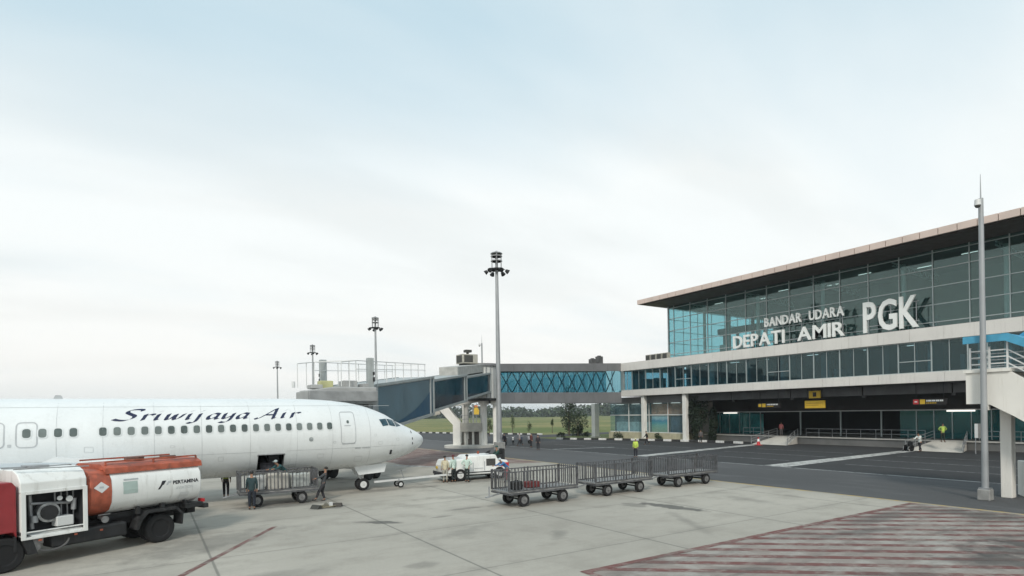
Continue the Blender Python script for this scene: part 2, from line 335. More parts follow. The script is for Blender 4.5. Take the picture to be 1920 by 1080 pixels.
YLP = worn_paint('worn yellow marking', (.42, .30, .10), (.30, .28, .24), .9)
PINKC = worn_paint('pink tinted hatched concrete', (.255, .220, .195), (.35, .33, .30), .9, .9, stains=HST)
BROWNC = worn_paint('reddish brown ground paint', (.17, .105, .088), (.30, .25, .22), .7, .8)
def grass_material():
    m, t, b = newmat('grass field'); tcn, sp = vec_xy(t); P = tcn.outputs['Object']
    n_ = noise(t, P, .03, 6, .6); n2_ = noise(t, P, .8, 6, .7)
    col = mix(t, mrange(t, n_, .35, .65), (.11, .145, .05), (.25, .225, .10)); col = mix(t, math_n(t, 'MULTIPLY', mrange(t, n2_, .4, .7), .5), col, (.09, .12, .04))
    t.links.new(col, b.inputs['Base Color']); b.inputs['Roughness'].default_value = .9; b.inputs['Specular IOR Level'].default_value = .1; return m
GRASS = grass_material()

struct('ground', MB().sheet([(-2500, -2500), (2500, -2500), (2500, 2500), (-2500, 2500)], -.02), GRASS)
struct('apron', MB().sheet([(-220, -160), (29, -160), (29, 260), (-220, 260)], 0), APRON)
struct('service_road', MB().sheet([(29, -160), (39.4, -160), (39.4, 260), (29, 260)], 0), ASPH_L)
struct('road', MB().sheet([(39.4, -160), (62.6, -160), (62.6, 50), (60, 60), (57.5, 66), (54.4, 72.5), (56, 80), (90, 84), (90, 90), (63.8, 89.5), (58, 105), (53.5, 121), (48, 150), (44, 260), (39.4, 260)], 0), ASPH_D)
struct('forecourt_ground', MB().sheet([(62.6, 50), (150, 50), (150, 80), (56, 80), (54.4, 72.5), (57.5, 66), (60, 60)], 0), GRASS)
struct('terminal_ground', MB().sheet([(62.6, -160), (150, -160), (150, 50), (62.6, 50)], 0), ASPH_D)

mk = MB()      # road lines
mk.sheet([(39.2, -120), (39.45, -120), (39.45, 230), (39.2, 230)], .004)
struct('road_edge_line', mk, WHP2)
for k, (x, ya_, yb_) in enumerate([(44.5, -40, 23), (49.5, -40, 24), (55, -40, 24), (44.5, 27.5, 37.5), (50, 27.5, 38), (55.5, 28, 38), (46, 44, 62), (52, 44, 66)]):
    struct('road_marking', MB().sheet([(x, ya_), (x+.14, ya_), (x+.14, yb_), (x, yb_)], .004), WHP2)
struct('pedestrian_marking', MB().sheet([(39.5, 24.6), (62.4, 25.5), (62.4, 26.6), (39.5, 26.4)], .008), WHP)
struct('pedestrian_marking', MB().sheet([(39.5, 38.6), (62.4, 42.0), (62.4, 43.2), (39.5, 40.0)], .008), WHP)
struct('pedestrian_marking', MB().sheet([(39.6, 53), (47, 50.8), (47, 51.5), (39.6, 53.8)], .008), WHP2)
struct('apron_edge_line', MB().sheet([(28.75, -150), (28.98, -150), (28.98, 250), (28.75, 250)], .004), YLP)
# hatched safety zone beside the apron edge
def clipped_stripes(x0, x1, ylo, yhi, step, wid, slope, z_=.008):
    mb = MB(); x = x0-(yhi-ylo)/abs(slope)
    while x < x1:
        pts = []
        for xs, ye in ((x, yhi), (x+wid, yhi)):
            pts.append((xs, ye))
        # parallelogram running from top edge to bottom edge, clipped in x
        dx = (yhi-ylo)/abs(slope)
        poly = [(x, yhi), (x+wid, yhi), (x+wid+dx, ylo), (x+dx, ylo)]
        # clip to x in [x0, x1]
        def clip(poly, val, keep_less):
            res = []
            for i in range(len(poly)):
                p, q = poly[i], poly[(i+1) % len(poly)]
                ip = (p[0] <= val) if keep_less else (p[0] >= val); iq = (q[0] <= val) if keep_less else (q[0] >= val)
                if ip: res.append(p)
                if ip != iq:
                    t_ = (val-p[0])/(q[0]-p[0]); res.append((val, p[1]+t_*(q[1]-p[1])))
            return res
        poly = clip(clip(poly, x1, True), x0, False) if poly else []
        if len(poly) > 2: mb.sheet(poly, z_)
        x += step
    return mb
struct('hatched_zone_ground', MB().sheet([(9.9, 2.5), (28.7, 2.5), (28.7, 11.9), (9.9, 11.9)], .004), PINKC)
hz = clipped_stripes(10.0, 28.6, 2.5, 11.8, 1.28, .50, -.82)
hz.sheet([(9.8, 11.75), (28.6, 11.75), (28.6, 12.0), (9.8, 12.0)], .012); hz.sheet([(9.72, 2.5), (9.94, 2.5), (9.94, 12.0), (9.72, 12.0)], .013)
struct('hatched_marking', hz, REDP)
struct('stand_zone_ground', MB().sheet([(18.3, 44), (28.6, 40), (28.6, 72), (18.3, 72)], .004), BROWNC)
struct('stand_hatched_marking', clipped_stripes(18.3, 28.6, 44, 72, 2.3, .5, -.82), REDP)
struct('stand_edge_line', MB().sheet([(16.9, 46.2), (20.3, 41.2), (21.2, 41.2), (17.8, 46.2)], .012), WHP)
struct('red_guide_line', MB().sheet([(4.02, 23.9), (4.2, 23.85), (-1.3, 14.4), (-1.5, 14.5)], .004), REDP)

# kerb stones, black and white blocks, each a short real step
KW = pm('kerb white', (.62, .62, .60), .7, var=.15, scale=4); KB = pm('kerb black', (.03, .03, .03), .7, var=.3, scale=4)
def kerb(name, pts, label):
    mb = MB(); k = 0
    for (p, q) in zip(pts[:-1], pts[1:]):
        a, b = Vector((*p, 0)), Vector((*q, 0)); ln = (b-a).length; n_ = max(1, int(ln/1.15))
        for i in range(n_):
            u, v = a.lerp(b, i/n_), a.lerp(b, (i+1)/n_); d = (v-u)*.04
            mb.bar(u+d+Vector((0, 0, .14)), v-d+Vector((0, 0, .14)), .28, .28, mi=k % 2); k += 1
    tag(mb.build(name, [KW, KB], bevel=.02), label, 'kerb')
kerb('kerb', [(62.3, 44.5), (62.5, 50), (60, 60), (57.5, 66), (54.4, 72.5)], 'black and white painted kerb curving past the glass lobby to the bridge column')
kerb('kerb', [(63.8, 89.5), (58, 105), (53.5, 121), (48, 150), (44, 200)], 'far black and white painted kerb along the edge of the grass field')

# ------------------------------------------------------------------ terminal
T = thing('terminal_building', 'long airport terminal with green glass hall, flat overhanging roof and white bands', 'building', (62, 20, 0))
Y0, YE = -25., 61.4          # south end, hall north end
def wb(mb, name, mat, parent=T, **k): return mb.build(name, mat, parent, world=True, **k)
roof = wb(MB().box(62.75, 98, Y0-1, 62.3, 20.42, 20.9), 'roof', SOFFIT)
mb = MB(); y = Y0-1
while y < 62.4:
    mb.box(62.5, 62.74, y+.03, min(y+1.5, 62.5)-.03, 20.36, 21.0); y += 1.5
x = 62.76
while x < 98:
    mb.box(x+.012, x+1.488, 62.32, 62.5, 20.36, 21.0); x += 1.5
mb.box(62.62, 98, Y0-1, 62.4, 20.9, 20.97)
wb(mb, 'roof_fascia', FASCIA)
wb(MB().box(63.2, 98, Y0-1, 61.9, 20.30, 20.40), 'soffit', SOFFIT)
# hall glazing
zs = [12.45, 12.9, 14.7, 16.53, 18.36, 20.0, 20.3]
ys = []; y = 60.22
while y > Y0: ys.append(y); y -= 3.105
edges = [YE]+ys+[Y0]
for a, b in zip(edges[:-1], edges[1:]):
    g = wb(MB().box(68.0, 68.03, b+.03, a-.03, 12.45, 20.3), 'glass_bay', G_UP)
    mb = MB().box(67.90, 67.998, b-.045, b+.045, 12.45, 20.3)
    for z_ in zs[1:-1]: mb.box(67.93, 67.997, b+.04, a-.046, z_-.045, z_+.045)
    mb.build('mullion', MULL, T, world=True)
xs_ = [68.1+3.4*i for i in range(9)]
for a, b in zip(xs_[:-1], xs_[1:]):
    wb(MB().box(a, b-.06, YE-.03, YE, 11.9, 20.3), 'end_glass_bay', G_END)
    mb = MB().box(b-.05, b+.02, YE+.002, YE+.1, 11.9, 20.3)
    for z_ in zs[1:-1]: mb.box(a+.01, b-.04, YE+.002, YE+.06, z_-.04, z_+.04)
    wb(mb, 'mullion', MULL)
wb(MB().box(67.86, 68.1, YE-.16, YE+.02, 11.4, 20.3), 'corner_post', MULL)
# hall interior: floor, core wall, steel columns and trusses seen through the glass
wb(MB().box(68.1, 95.3, Y0, YE-.1, 11.2, 11.4), 'hall_floor', FLOORI)
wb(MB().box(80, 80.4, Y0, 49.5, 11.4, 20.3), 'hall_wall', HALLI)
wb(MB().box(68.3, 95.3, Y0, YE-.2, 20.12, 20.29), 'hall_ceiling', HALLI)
for y in (57, 48, 39, 30, 21, 12, 3, -6):
    wb(MB().cyl((71, y, 11.4), (71, y, 20.1), .22, n=14), 'hall_column', WCOL, smooth=True)
    mb = MB().bar((68.4, y, 19.6), (79.8, y, 19.0), .12).bar((68.4, y, 19.95), (79.8, y, 19.9), .12)
    for i in range(8): mb.bar((68.4+i*1.4, y, 19.6-.07*i), (69.1+i*1.4, y, 19.93), .06).bar((69.1+i*1.4, y, 19.93), (69.8+i*1.4, y, 19.55-.07*i), .06)
    wb(mb, 'roof_truss', WCOL)
wb(MB().box(95.3, 95.6, Y0, YE, 0, 20.3), 'rear_wall', HALLI)
FIN = pm('dark teal interior', (.03, .09, .11), .6, var=.3); FIN2 = pm('pale interior', (.30, .38, .38), .6, var=.3)
wb(MB().box(79.2, 80, 49.6, 61.0, 16.6, 17.5), 'mezzanine_beam', FIN)
for k, y in enumerate((50.6, 52.2, 53.9, 55.2, 57.4, 59.0)): wb(MB().box(76.4+k % 3, 76.8+k % 3, y, y+(.25, .6, .35)[k % 3], 11.4, 16.6 if k % 2 else 20.1), 'interior_post', (FIN, FIN2)[k % 3 == 1])
for k, (y, wd, h_) in enumerate(((51.5, 1.6, 13.6), (55.6, 1.2, 14.2), (58, .9, 13.2), (44, 2.2, 13.8), (36, 3, 13.4), (28, 1.8, 14.4), (21, 2.6, 13.6), (31.5, .8, 15.5))): wb(MB().box(73.2+k % 4, 73.5+k % 4, y, y+wd, 11.4, h_), 'interior_screen', (FIN, FIN2, FIN)[k % 3])
rs = random.Random(4)
for k in range(34):
    y = 64.6-k*1.9-rs.uniform(0, .8); wb(MB().box(63.4+rs.uniform(0, 2.5), 63.6+2.6, y, y+rs.uniform(.12, .9), 7.31, rs.choice((9.2, 10.6, 10.6, 8.6))), 'corridor_screen', rs.choice((FIN, FIN, DARKI, FIN2)))
LAMP = bpy.data.materials.new('lit strip'); LAMP.use_nodes = True; LAMP.node_tree.nodes['Principled BSDF'].inputs['Emission Color'].default_value = (1, .96, .88, 1); LAMP.node_tree.nodes['Principled BSDF'].inputs['Emission Strength'].default_value = 1.1
for k in range(9): wb(MB().box(71.4+2.6*(k % 2), 71.5+2.6*(k % 2), 54-k*5.1, 55.4-k*5.1, 20.0, 20.06), 'ceiling_glow_strip', LAMP)
for k in range(8): wb(MB().box(66.2, 66.3, 53-k*5.3, 54.3-k*5.3, 10.55, 10.6), 'ceiling_glow_strip', LAMP)
wb(MB().box(68, 95.3, Y0, Y0+.3, 0, 20.3), 'end_wall', BAND)
# terrace roof, upper and lower white bands, upstand
wb(MB().box(62.5, 68.2, Y0, 66.0, 10.75, 11.35), 'terrace_roof', GREYC)
wb(MB().box(67.7, 67.97, Y0, YE, 11.36, 12.44), 'upstand', GREYC)
def band(z0, z1, ye, name):
    mb = MB(); y = Y0; i = 0
    while y < ye-.01:
        y2 = min(y+2.82, ye); mb.box(61.92+(i % 2)*.004, 62.5, y+.01, y2-.01, z0, z1); y = y2; i += 1
    return wb(mb, name, BAND)
band(10.5, 11.72, 66.1, 'upper_band'); band(6.58, 7.5, 66.1, 'lower_band')
wb(MB().box(62.51, 95, 61.42, 66.1, 10.5, 10.74).box(62.51, 70, 66.12, 66.5, 10.5, 11.7).box(62.51, 70, 66.12, 66.5, 6.6, 7.5), 'north_parapet', BAND)
wb(MB().box(62.52, 95.2, Y0, 66.0, 6.85, 7.3), 'floor_slab', FLOORI)
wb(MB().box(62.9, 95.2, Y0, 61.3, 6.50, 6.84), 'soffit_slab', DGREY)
# corridor glazing
y = 24.07-2.82*17; ce = []
while y < 65.6: ce.append(y); y += 2.82
ce.append(65.6)
for i, (a, b) in enumerate(zip(ce[:-1], ce[1:])):
    wb(MB().box(62.3, 62.33, a+.03, b-.03, 7.52, 10.48), 'corridor_window', G_COR)
    mb = MB().box(62.2, 62.36, a-.05, a+.05, 7.52, 10.48).box(62.25, 62.295, (a+b)/2-.03, (a+b)/2+.03, 7.52, 10.48).box(62.22, 62.29, a+.06, b-.06, 7.5, 7.58).box(62.22, 62.29, a+.06, b-.06, 10.42, 10.48)
    if i % 5 == 2: mb.box(62.22, 62.29, a+.06, b-.06, 8.6, 8.68)
    wb(mb, 'window_frame', MULL)
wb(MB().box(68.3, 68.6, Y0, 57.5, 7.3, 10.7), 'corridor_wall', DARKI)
wb(MB().box(61.93, 62.36, 65.2, 65.62, 7.51, 10.49), 'corner_frame', MULL)
wb(MB().box(62.4, 68.3, 65.62, 65.65, 7.4, 10.5), 'corridor_end_glass', G_COR)
wb(MB().box(68.3, 68.34, 57.6, 65.6, 7.3, 10.5), 'corridor_rear_glass', G_COR)
for y in (64, 60.5, 57): wb(MB().cyl((65.4, y, 7.3), (65.4, y, 10.74), .2, n=12), 'corridor_column', WCOL, smooth=True)
# beam under the overhang with panel joints
mb = MB(); y = Y0
while y < 57.9:
    mb.box(63.6, 63.9, y+.02, min(y+7.9, 58)-.02, 5.55, 6.49); mb.box(63.92, 64.1, y-.15, y+.15, 5.3, 6.49); y += 8
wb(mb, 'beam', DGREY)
# ground floor
for y in (49, 51.5, 54, 12, 15, 18, 21, 24, 27): wb(MB().box(70.45, 70.7, y, y+1.2, 4.22, 4.28), 'ceiling_glow_strip', LAMP)  # unseen glowing strips, added to brighten the teal partitions behind the glass
wb(MB().box(66.6, 95, Y0, 57.5, 0, .9), 'platform', pm('platform concrete', (.17, .17, .165), .8, var=.15, scale=.6, streak=.4, bump=.1))
wb(MB().box(66.45, 66.6, Y0, 57.5, .78, .92), 'platform_edge', CONC)
wb(MB().box(70, 70.3, Y0, 57.5, 3.98, 6.49), 'sign_wall', SIGNB)
wb(MB().box(69.86, 69.99, Y0, 57.5, 3.86, 3.97), 'door_head_rail', RAIL)
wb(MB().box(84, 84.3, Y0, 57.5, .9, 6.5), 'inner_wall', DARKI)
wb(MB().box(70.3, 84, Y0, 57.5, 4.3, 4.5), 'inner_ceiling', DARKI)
wb(MB().box(70.0, 84, 57.2, 57.5, .9, 6.49), 'side_wall', DGREY)
def gbay(a, b):
    wb(MB().box(70.0, 70.03, a+.03, b-.03, .92, 3.86), 'ground_window', G_GR)
    wb(MB().box(69.93, 70.06, a-.04, a+.04, .91, 3.855), 'window_frame', MULL)
for a in np.arange(47.2, 57., 1.63): gbay(a, a+1.63)
for a in np.arange(9., 29.4, 1.63): gbay(a, a+1.63)
for a in (32, 36.5, 41.5): wb(MB().box(69.9, 70.1, a, a+.12, .91, 3.855), 'door_post', MULL)
for a in (47.2, 12.5): wb(MB().box(71.0, 71.1, a+.3, a+8.2, .91, 3.6), 'inner_partition', pm('teal partition %d' % a, (.16, .46, .47), .6, var=.3, scale=.8))
wb(MB().box(69.7, 69.84, 23.3, 25.7, 3.72, 3.86), 'door_lamp', LAMP); wb(MB().box(69.7, 69.84, 50.7, 52.9, 3.72, 3.86), 'door_lamp', LAMP)
# columns under the overhang
for (x, y, rr, h_) in ((62.6, 72.6, .45, 5.6), (61.9+.6, 53.6, .3, 6.55), (62.5, 61.4, .3, 6.55)):
    c = thing('column', {72.6: 'white column under the end of the grey air bridge', 53.6: 'slim white column between the glass lobby and the dark hedge', 61.4: 'slim white column in front of the glass lobby'}[y], 'column', (x, y, 0))
    MB().box(-rr, rr, -rr, rr, 0, h_).build('shaft', WCOL, c, bevel=.03); MB().box(-rr-.12, rr+.12, -rr-.12, rr+.12, 0, .25).build('plinth', CONC, c, bevel=.02)
# ramps
def ramp(yc, label):
    r = thing('ramp', label, 'ramp', (62.6, yc, 0))
    mb = MB().add([(0, -2.3, .01), (0, 2.3, .01), (3.85, 1.3, .9), (3.85, -1.3, .9), (3.85, -1.3, 0), (3.85, 1.3, 0)], [(0, 1, 2, 3), (0, 3, 4), (1, 5, 2), (0, 4, 5, 1), (4, 3, 2, 5)]); mb.build('slope', CONC, r)
    for s in (-1, 1):
        mb = MB(); P = lambda t, h: (3.85*t+.02, s*(2.35-1.0*t), .02+.88*t+h)
        for k in range(4): mb.bar(P(k/3, 0), P(k/3, .95), .05)
        for h in (.35, .65, .95): mb.bar(P(0, h), P(1, h), .045)
        mb.build('handrail', STEEL, r)
ramp(41.2, 'concrete ramp with handrails up to the dark terminal entrance beside the traffic cone'); ramp(24.2, 'concrete ramp with handrails below the bright door lamp and vest worker')
def railing(name, pts, label, h=1., n=3, mat=STEEL, z0=0., grp=None, w_=.045, post=1.6):
    a = Vector((pts[0][0], pts[0][1], z0)); mb = MB()
    for p, q in zip(pts[:-1], pts[1:]):
        p = Vector(p if len(p) == 3 else (*p, z0)); q = Vector(q if len(q) == 3 else (*q, z0)); k = max(1, round((q-p).length/post))
        for i in range(k+1): u = p.lerp(q, i/k); mb.bar(u, u+Vector((0, 0, h)), w_)
        for j in range(n): hh = h*(j+1)/n; mb.bar(p+Vector((0, 0, hh)), q+Vector((0, 0, hh)), w_)
    return mb, label
for pts, lab in (([(66.8, 44.6), (66.8, 47.6)], 'low steel handrail on the platform by the teal doors'), ([(66.8, 26.5), (66.8, 39)], 'long steel handrail on the platform between the two ramps'), ([(66.8, 5), (66.8, 22)], 'steel handrail on the platform behind the thin camera pole')):
    mb, _ = railing('handrail', pts, '', .95, 2, z0=.9)
    tag(mb.build('handrail', STEEL), lab, 'handrail')

# signs on the facade
def fac(x, y_left, z0): return lambda u, v, n_: (x-n_, y_left-u, z0+v)
LET = pm('white letter face', (.80, .82, .80), .4, var=.03)
def big_sign(words, label, x, z0, hgt):
    kk = 66.4/x; words = [(a, b*kk, c*kk) for a, b, c in words]; z0 = 4.3+(z0-4.3)*kk; hgt *= kk; x = 66.4
    s = thing('roof_sign', label, 'sign', (x, words[0][1], z0), 0, 'white letters on the terminal front')
    for (wd, yl, yr) in words:
        v, f = text_geo(wd, .5, .016); xs = [a[0] for a in v]; X0, X1 = min(xs), max(xs); cap = .73
        # split in letters by building each glyph on its own at the advance position
        adv = []; full = X1-X0
        pos = 0.; widths = []
        for ch in wd:
            gv, gf = text_geo(ch, .5, .016); gx = [a[0] for a in gv]; widths.append((gv, gf, min(gx), max(gx)))
        gap = .085; tot = sum(g[3]-g[2] for g in widths)+gap*(len(wd)-1); sc = (yl-yr)/tot; px_ = 0.
        for gv, gf, g0, g1 in widths:
            gy = [a[1] for a in gv]; b0, b1 = min(gy), max(gy)
            mb = MB().add([(x-a[2]*.22, yl-(px_+(a[0]-g0))*sc, z0+(a[1]-b0)/(b1-b0)*hgt) for a in gv], gf); px_ += g1-g0+gap
            mb.build('letter', LET, s, world=True)
    yy0, yy1 = min(w_[2] for w_ in words), words[0][1]
    for k in range(1+int((yy1-yy0)/2.4)): MB().bar((x+.24, yy0+.3+2.4*k, 11.36), (x+.24, yy0+.3+2.4*k, z0+.8*hgt), .06).build('sign_post', STEEL, s, world=True)
    for zr in (.2, .8): MB().box(x+.115, x+.17, min(w_[2] for w_ in words), words[0][1], z0+zr*hgt-.03, z0+zr*hgt+.03).build('sign_rail', STEEL, s, world=True)
big_sign([('BANDAR', 41.6, 37.0), ('UDARA', 36.1, 32.3)], 'small white BANDAR UDARA letters above the longer word row on the terminal', 62.8, 14.15, 1.08)
big_sign([('DEPATI', 46.0, 39.1), ('AMIR', 37.5, 32.25)], 'white DEPATI AMIR letters standing just above the upper white band', 62.8, 12.0, 1.55)
big_sign([('PGK', 30.35, 25.3)], 'huge white PGK letters on the terminal front', 62.8, 12.0, 3.15)

def hang_sign(name, label, y_l, y_r, z0, z1, face, marks, mats):
    s = thing(name, label, 'sign', (63.35, (y_l+y_r)/2, z0))
    MB().box(63.35, 63.5, y_r, y_l, z0, z1).build('panel', face, s, world=True, bevel=.01)
    mb = MB()
    for (a, b, c, d, mi) in marks:
        if d-c > .5 or len(marks) < 3:
            MB().box(63.335, 63.345, y_l-a*(y_l-y_r), y_l-b*(y_l-y_r), z0+c*(z1-z0), z0+d*(z1-z0), 0).build('pictogram', mats[mi], s, world=True); continue
        mb.box(63.32, 63.345, y_l-a*(y_l-y_r), y_l-b*(y_l-y_r), z0+c*(z1-z0), z0+d*(z1-z0), mi)
    if mb.v: mb.build('lettering', mats, s, world=True)
    for y in (y_r+.3, y_l-.3): MB().bar((63.43, y, z1), (63.43, y, 6.49), .04).build('hanger', DARKMETAL, s, world=True)
words = [(.42+i*.055, .42+i*.055+.035+.01*(i % 2), .52, .78, 2) for i in range(9)]+[(.42+i*.05, .42+i*.05+.03, .2, .36, 0) for i in range(6)]
hang_sign('direction_sign', 'black direction sign with yellow arrow squares over the dark open entrance', 43.1, 40.1, 4.45, 5.02, SIGNB, [(.04, .17, .18, .82, 0), (.21, .36, .12, .88, 0)]+words, [YEL, RED, LET])
hang_sign('direction_sign', 'black direction sign with one red and one yellow square near the vest worker', 26.2, 23.3, 4.45, 5.05, SIGNB, [(.03, .19, .12, .88, 1), (.07, .15, .42, .58, 2), (.23, .38, .12, .88, 0)]+words, [YEL, RED, LET])
hang_sign('gate_sign', 'small yellow square gate sign hanging above the wide yellow board', 36.6, 35.3, 5.42, 6.25, YEL, [(.35, .65, .2, .8, 0)], [SIGNB])
hang_sign('gate_sign', 'wide yellow board hanging below the small yellow square sign', 37.1, 34.8, 4.3, 5.15, YEL, [(.08, .92, .62, .70, 0), (.08, .7, .35, .42, 0)], [pm('faded sign print', (.35, .22, .03), .6)])

# AC units on roofs
def condenser(label, x, y, z0, w_, d_, h_):
    c = thing('condenser_unit', label, 'air conditioner', (x, y, z0), 0, 'air conditioning units on the terminal roofs')
    MB().box(-d_/2, d_/2, -w_/2, w_/2, .08, h_).build('casing', MACH, c, bevel=.02)
    mb = MB().box(-d_/2-.02, -d_/2-.003, -w_/2+.07, w_/2-.07, .16, h_-.1); mb.build('grille', GRILLE, c)
    MB().box(-d_/2, -d_/2+.1, -w_/2+.05, w_/2-.05, 0, .08).box(d_/2-.1, d_/2, -w_/2+.05, w_/2-.05, 0, .08).build('foot', DARKMETAL, c)
for i, lab in enumerate(['first of the boxy condensers beyond the hall corner, farthest from the glass', 'second condenser in the row beyond the hall corner', 'third condenser in the row beyond the hall corner', 'fourth condenser in the row, touching the hall glass corner']):
    condenser(lab, 64, 61.6-i*1.12, 11.35, .92, .7, 1.4)

# glass lobby below the corridor
Lb = thing('glass_lobby', 'glass lobby box with blue poster panels on a cream plinth under the corridor', 'building', (64, 62, 0))
wl = lambda mb, n_, m, **k: mb.build(n_, m, Lb, world=True, **k)
wl(MB().box(63.4, 69.5, 54.4, 70.2, .0, 1.0), 'plinth', pm('cream plinth', (.42, .39, .28), .7, var=.1, streak=.3))
wl(MB().box(63.5, 69.4, 54.5, 70.1, 5.45, 6.45), 'roof', GREYC)
wl(MB().box(69.2, 69.4, 54.5, 70.1, 1.0, 5.45), 'rear_wall', pm('lobby rear wall', (.40, .38, .36), .7, var=.3, scale=.5))
for a, b in ((54.6, 57.6), (57.7, 61.3), (61.4, 65.6), (65.7, 70.0)):
    wl(MB().box(63.6, 63.63, a, b, 1.0, 5.45), 'window', G_LOB)
    wl(MB().box(63.5, 63.595, a-.04, a+.06, 1.0, 5.45).box(63.5, 63.595, a+.07, b-.06, 3.6, 3.74).box(63.5, 63.595, a+.07, b-.06, 1.01, 1.12), 'window_frame', RAIL)
def poster_mat():
    m, t, b = newmat('beach poster print'); tcn, sp = vec_xy(t); n_ = noise(t, tcn.outputs['Object'], 1.3, 5, .6)
    zz_ = math_n(t, 'ADD', sp.outputs[2], math_n(t, 'MULTIPLY', n_, .7)); r = nd(t, 'ShaderNodeValToRGB'); t.links.new(mrange(t, zz_, 1.3, 4.1), r.inputs[0])
    for p, c in ((.0, (.55, .58, .38)), (.35, (.34, .58, .48)), (.55, (.14, .50, .55)), (.75, (.08, .34, .52)), (1., (.03, .14, .30))):
        e = r.color_ramp.elements.new(p); e.color = c+(1,)
    t.links.new(r.outputs[0], b.inputs['Base Color']); return m
PM = poster_mat()
for y in (56, 59.5, 64, 67.5): wl(MB().box(63.9, 64.2, y, y+1.4, 5.36, 5.42), 'ceiling_glow_strip', LAMP)  # glow strips added to brighten the lobby panels, no lamps known here
wl(MB().box(63.66, 63.70, 57.8, 61.0, 1.12, 3.58), 'poster', PM); wl(MB().box(63.78, 63.84, 54.8, 57.4, 1.05, 3.5), 'poster', pm('dark blue panel', (.03, .08, .14), .5, var=.3, scale=.8))
wl(MB().box(64.6, 64.7, 62.0, 70.0, 1.01, 5.4), 'inner_screen', pm('grey blue screen', (.13, .18, .20), .6, var=.5, scale=.7))
wl(MB().box(63.66, 63.7, 54.8, 61.0, 3.78, 5.3), 'upper_panel', pm('orange brown panel', (.60, .27, .17), .6, var=.35, scale=.9))
wl(MB().box(64.0, 64.7, 61.8, 69, 1.0, 2.6), 'counter', pm('pale counter', (.50, .58, .60), .6, var=.2))

# ------------------------------------------------------------------ fixed link bridge, rotunda and boarding bridge
BR = thing('air_bridge_link', 'fixed grey link bridge with blue glass and cross bracing between terminal and rotunda', 'air bridge', (49, 64.6, 0))
A_, B_ = Vector((61.95, 65.6, 0)), Vector((38.2, 63.8, 0)); dA = (A_-B_).normalized(); nA = Vector((dA.y, -dA.x, 0)); LA = (A_-B_).length
def lk(s, t, z): p = B_+dA*s+nA*t; return (p.x, p.y, z)          # s along from rotunda, t>0 towards camera
def lk_box(mb, s0, s1, t0, t1, za, zb, zc, zd, mi=0):     # z at s0: za..zb ; at s1: zc..zd
    v = [lk(s0, t0, za), lk(s0, t1, za), lk(s0, t1, zb), lk(s0, t0, zb), lk(s1, t0, zc), lk(s1, t1, zc), lk(s1, t1, zd), lk(s1, t0, zd)]
    return mb.add(v, [(0,1,2,3), (7,6,5,4), (0,4,5,1), (1,5,6,2), (2,6,7,3), (3,7,4,0)], mi)
zt = lambda s: 10.75+(11.75-10.75)*s/LA; zg1 = lambda s: 9.75+(10.55-9.75)*s/LA; zg0 = lambda s: 7.0+.25*s/LA
b_ = lambda mb, n_, m, **k: mb.build(n_, m, BR, world=True, **k)
mb = MB(); nP = 8
for i in range(nP):
    s0, s1 = LA*i/nP+.01, LA*(i+1)/nP-.01; lk_box(mb, s0, s1, -.15, 0, 5.62, zg0(s0), 5.62, zg0(s1))
b_(mb, 'lower_cladding', GREYC)
mb = MB()
for i in range(nP):
    s0, s1 = LA*i/nP+.01, LA*(i+1)/nP-.01; lk_box(mb, s0, s1, -.15, 0, zg1(s0), zt(s0), zg1(s1), zt(s1))
b_(mb, 'upper_cladding', GREYC)
mb = MB(); lk_box(mb, 0, LA, -3.3, -3.15, 5.62, zg0(0), 5.62, zg0(LA)); lk_box(mb, 0, LA, -3.3, -3.15, zg1(0), zt(0), zg1(LA), zt(LA)); b_(mb, 'rear_cladding', GREYC)
mb = MB(); lk_box(mb, 0, LA, -3.14, -.16, 6.7, 6.9, 6.9, 7.1); b_(mb, 'floor_deck', DARKI)
mb = MB(); lk_box(mb, 0, LA, -3.14, -.16, zt(0)-.25, zt(0)-.1, zt(LA)-.25, zt(LA)-.1); b_(mb, 'roof', GREYC)
for tt, nm in ((-.1, 'side_glass'), (-3.2, 'rear_glass')):
    for i in range(12):
        s0, s1 = LA*i/12+.03, LA*(i+1)/12-.03; mb = MB(); lk_box(mb, s0, s1, tt, tt+.02, zg0(s0), zg1(s0), zg0(s1), zg1(s1)); b_(mb, nm, G_BR)
DBF = pm('dark blue frame', (.03, .07, .10), .5)
for i in range(13):
    s = LA*i/12; b_(MB().bar(lk(s, -.05, zg0(s)), lk(s, -.05, zg1(s)), .10, .06, up=(dA.x, dA.y, 0)), 'mullion', DBF)
BRC = pm('dark truss brace', (.015, .03, .05), .5)
for i in range(11):
    s0, s1 = LA*i/12+LA/24, LA*(i+1)/12+LA/24
    mb = MB().bar(lk(s0, -.45, zg0(s0)), lk(s1, -.45, zg1(s1)), .11).bar(lk(s1, -.52, zg0(s1)), lk(s0, -.52, zg1(s0)), .11); b_(mb, 'cross_brace', BRC)
for k, s in enumerate((LA*.86, LA*.80)):
    c = thing('roof_fan_unit', ['taller dark fan unit on the link bridge roof', 'shorter dark fan unit on the link bridge roof'][k], 'air conditioner', lk(s, -1.4, zt(s)-.1))
    h_ = (1.25, .85)[k]; MB().box(-.45, .45, -.4, .4, 0, h_).build('casing', pm('dark unit %d' % k, (.09, .09, .09), .6, var=.2), c, bevel=.04); MB().cyl((0, 0, h_), (0, 0, h_+.12), .3, n=16).build('fan_cowl', DARKMETAL, c)

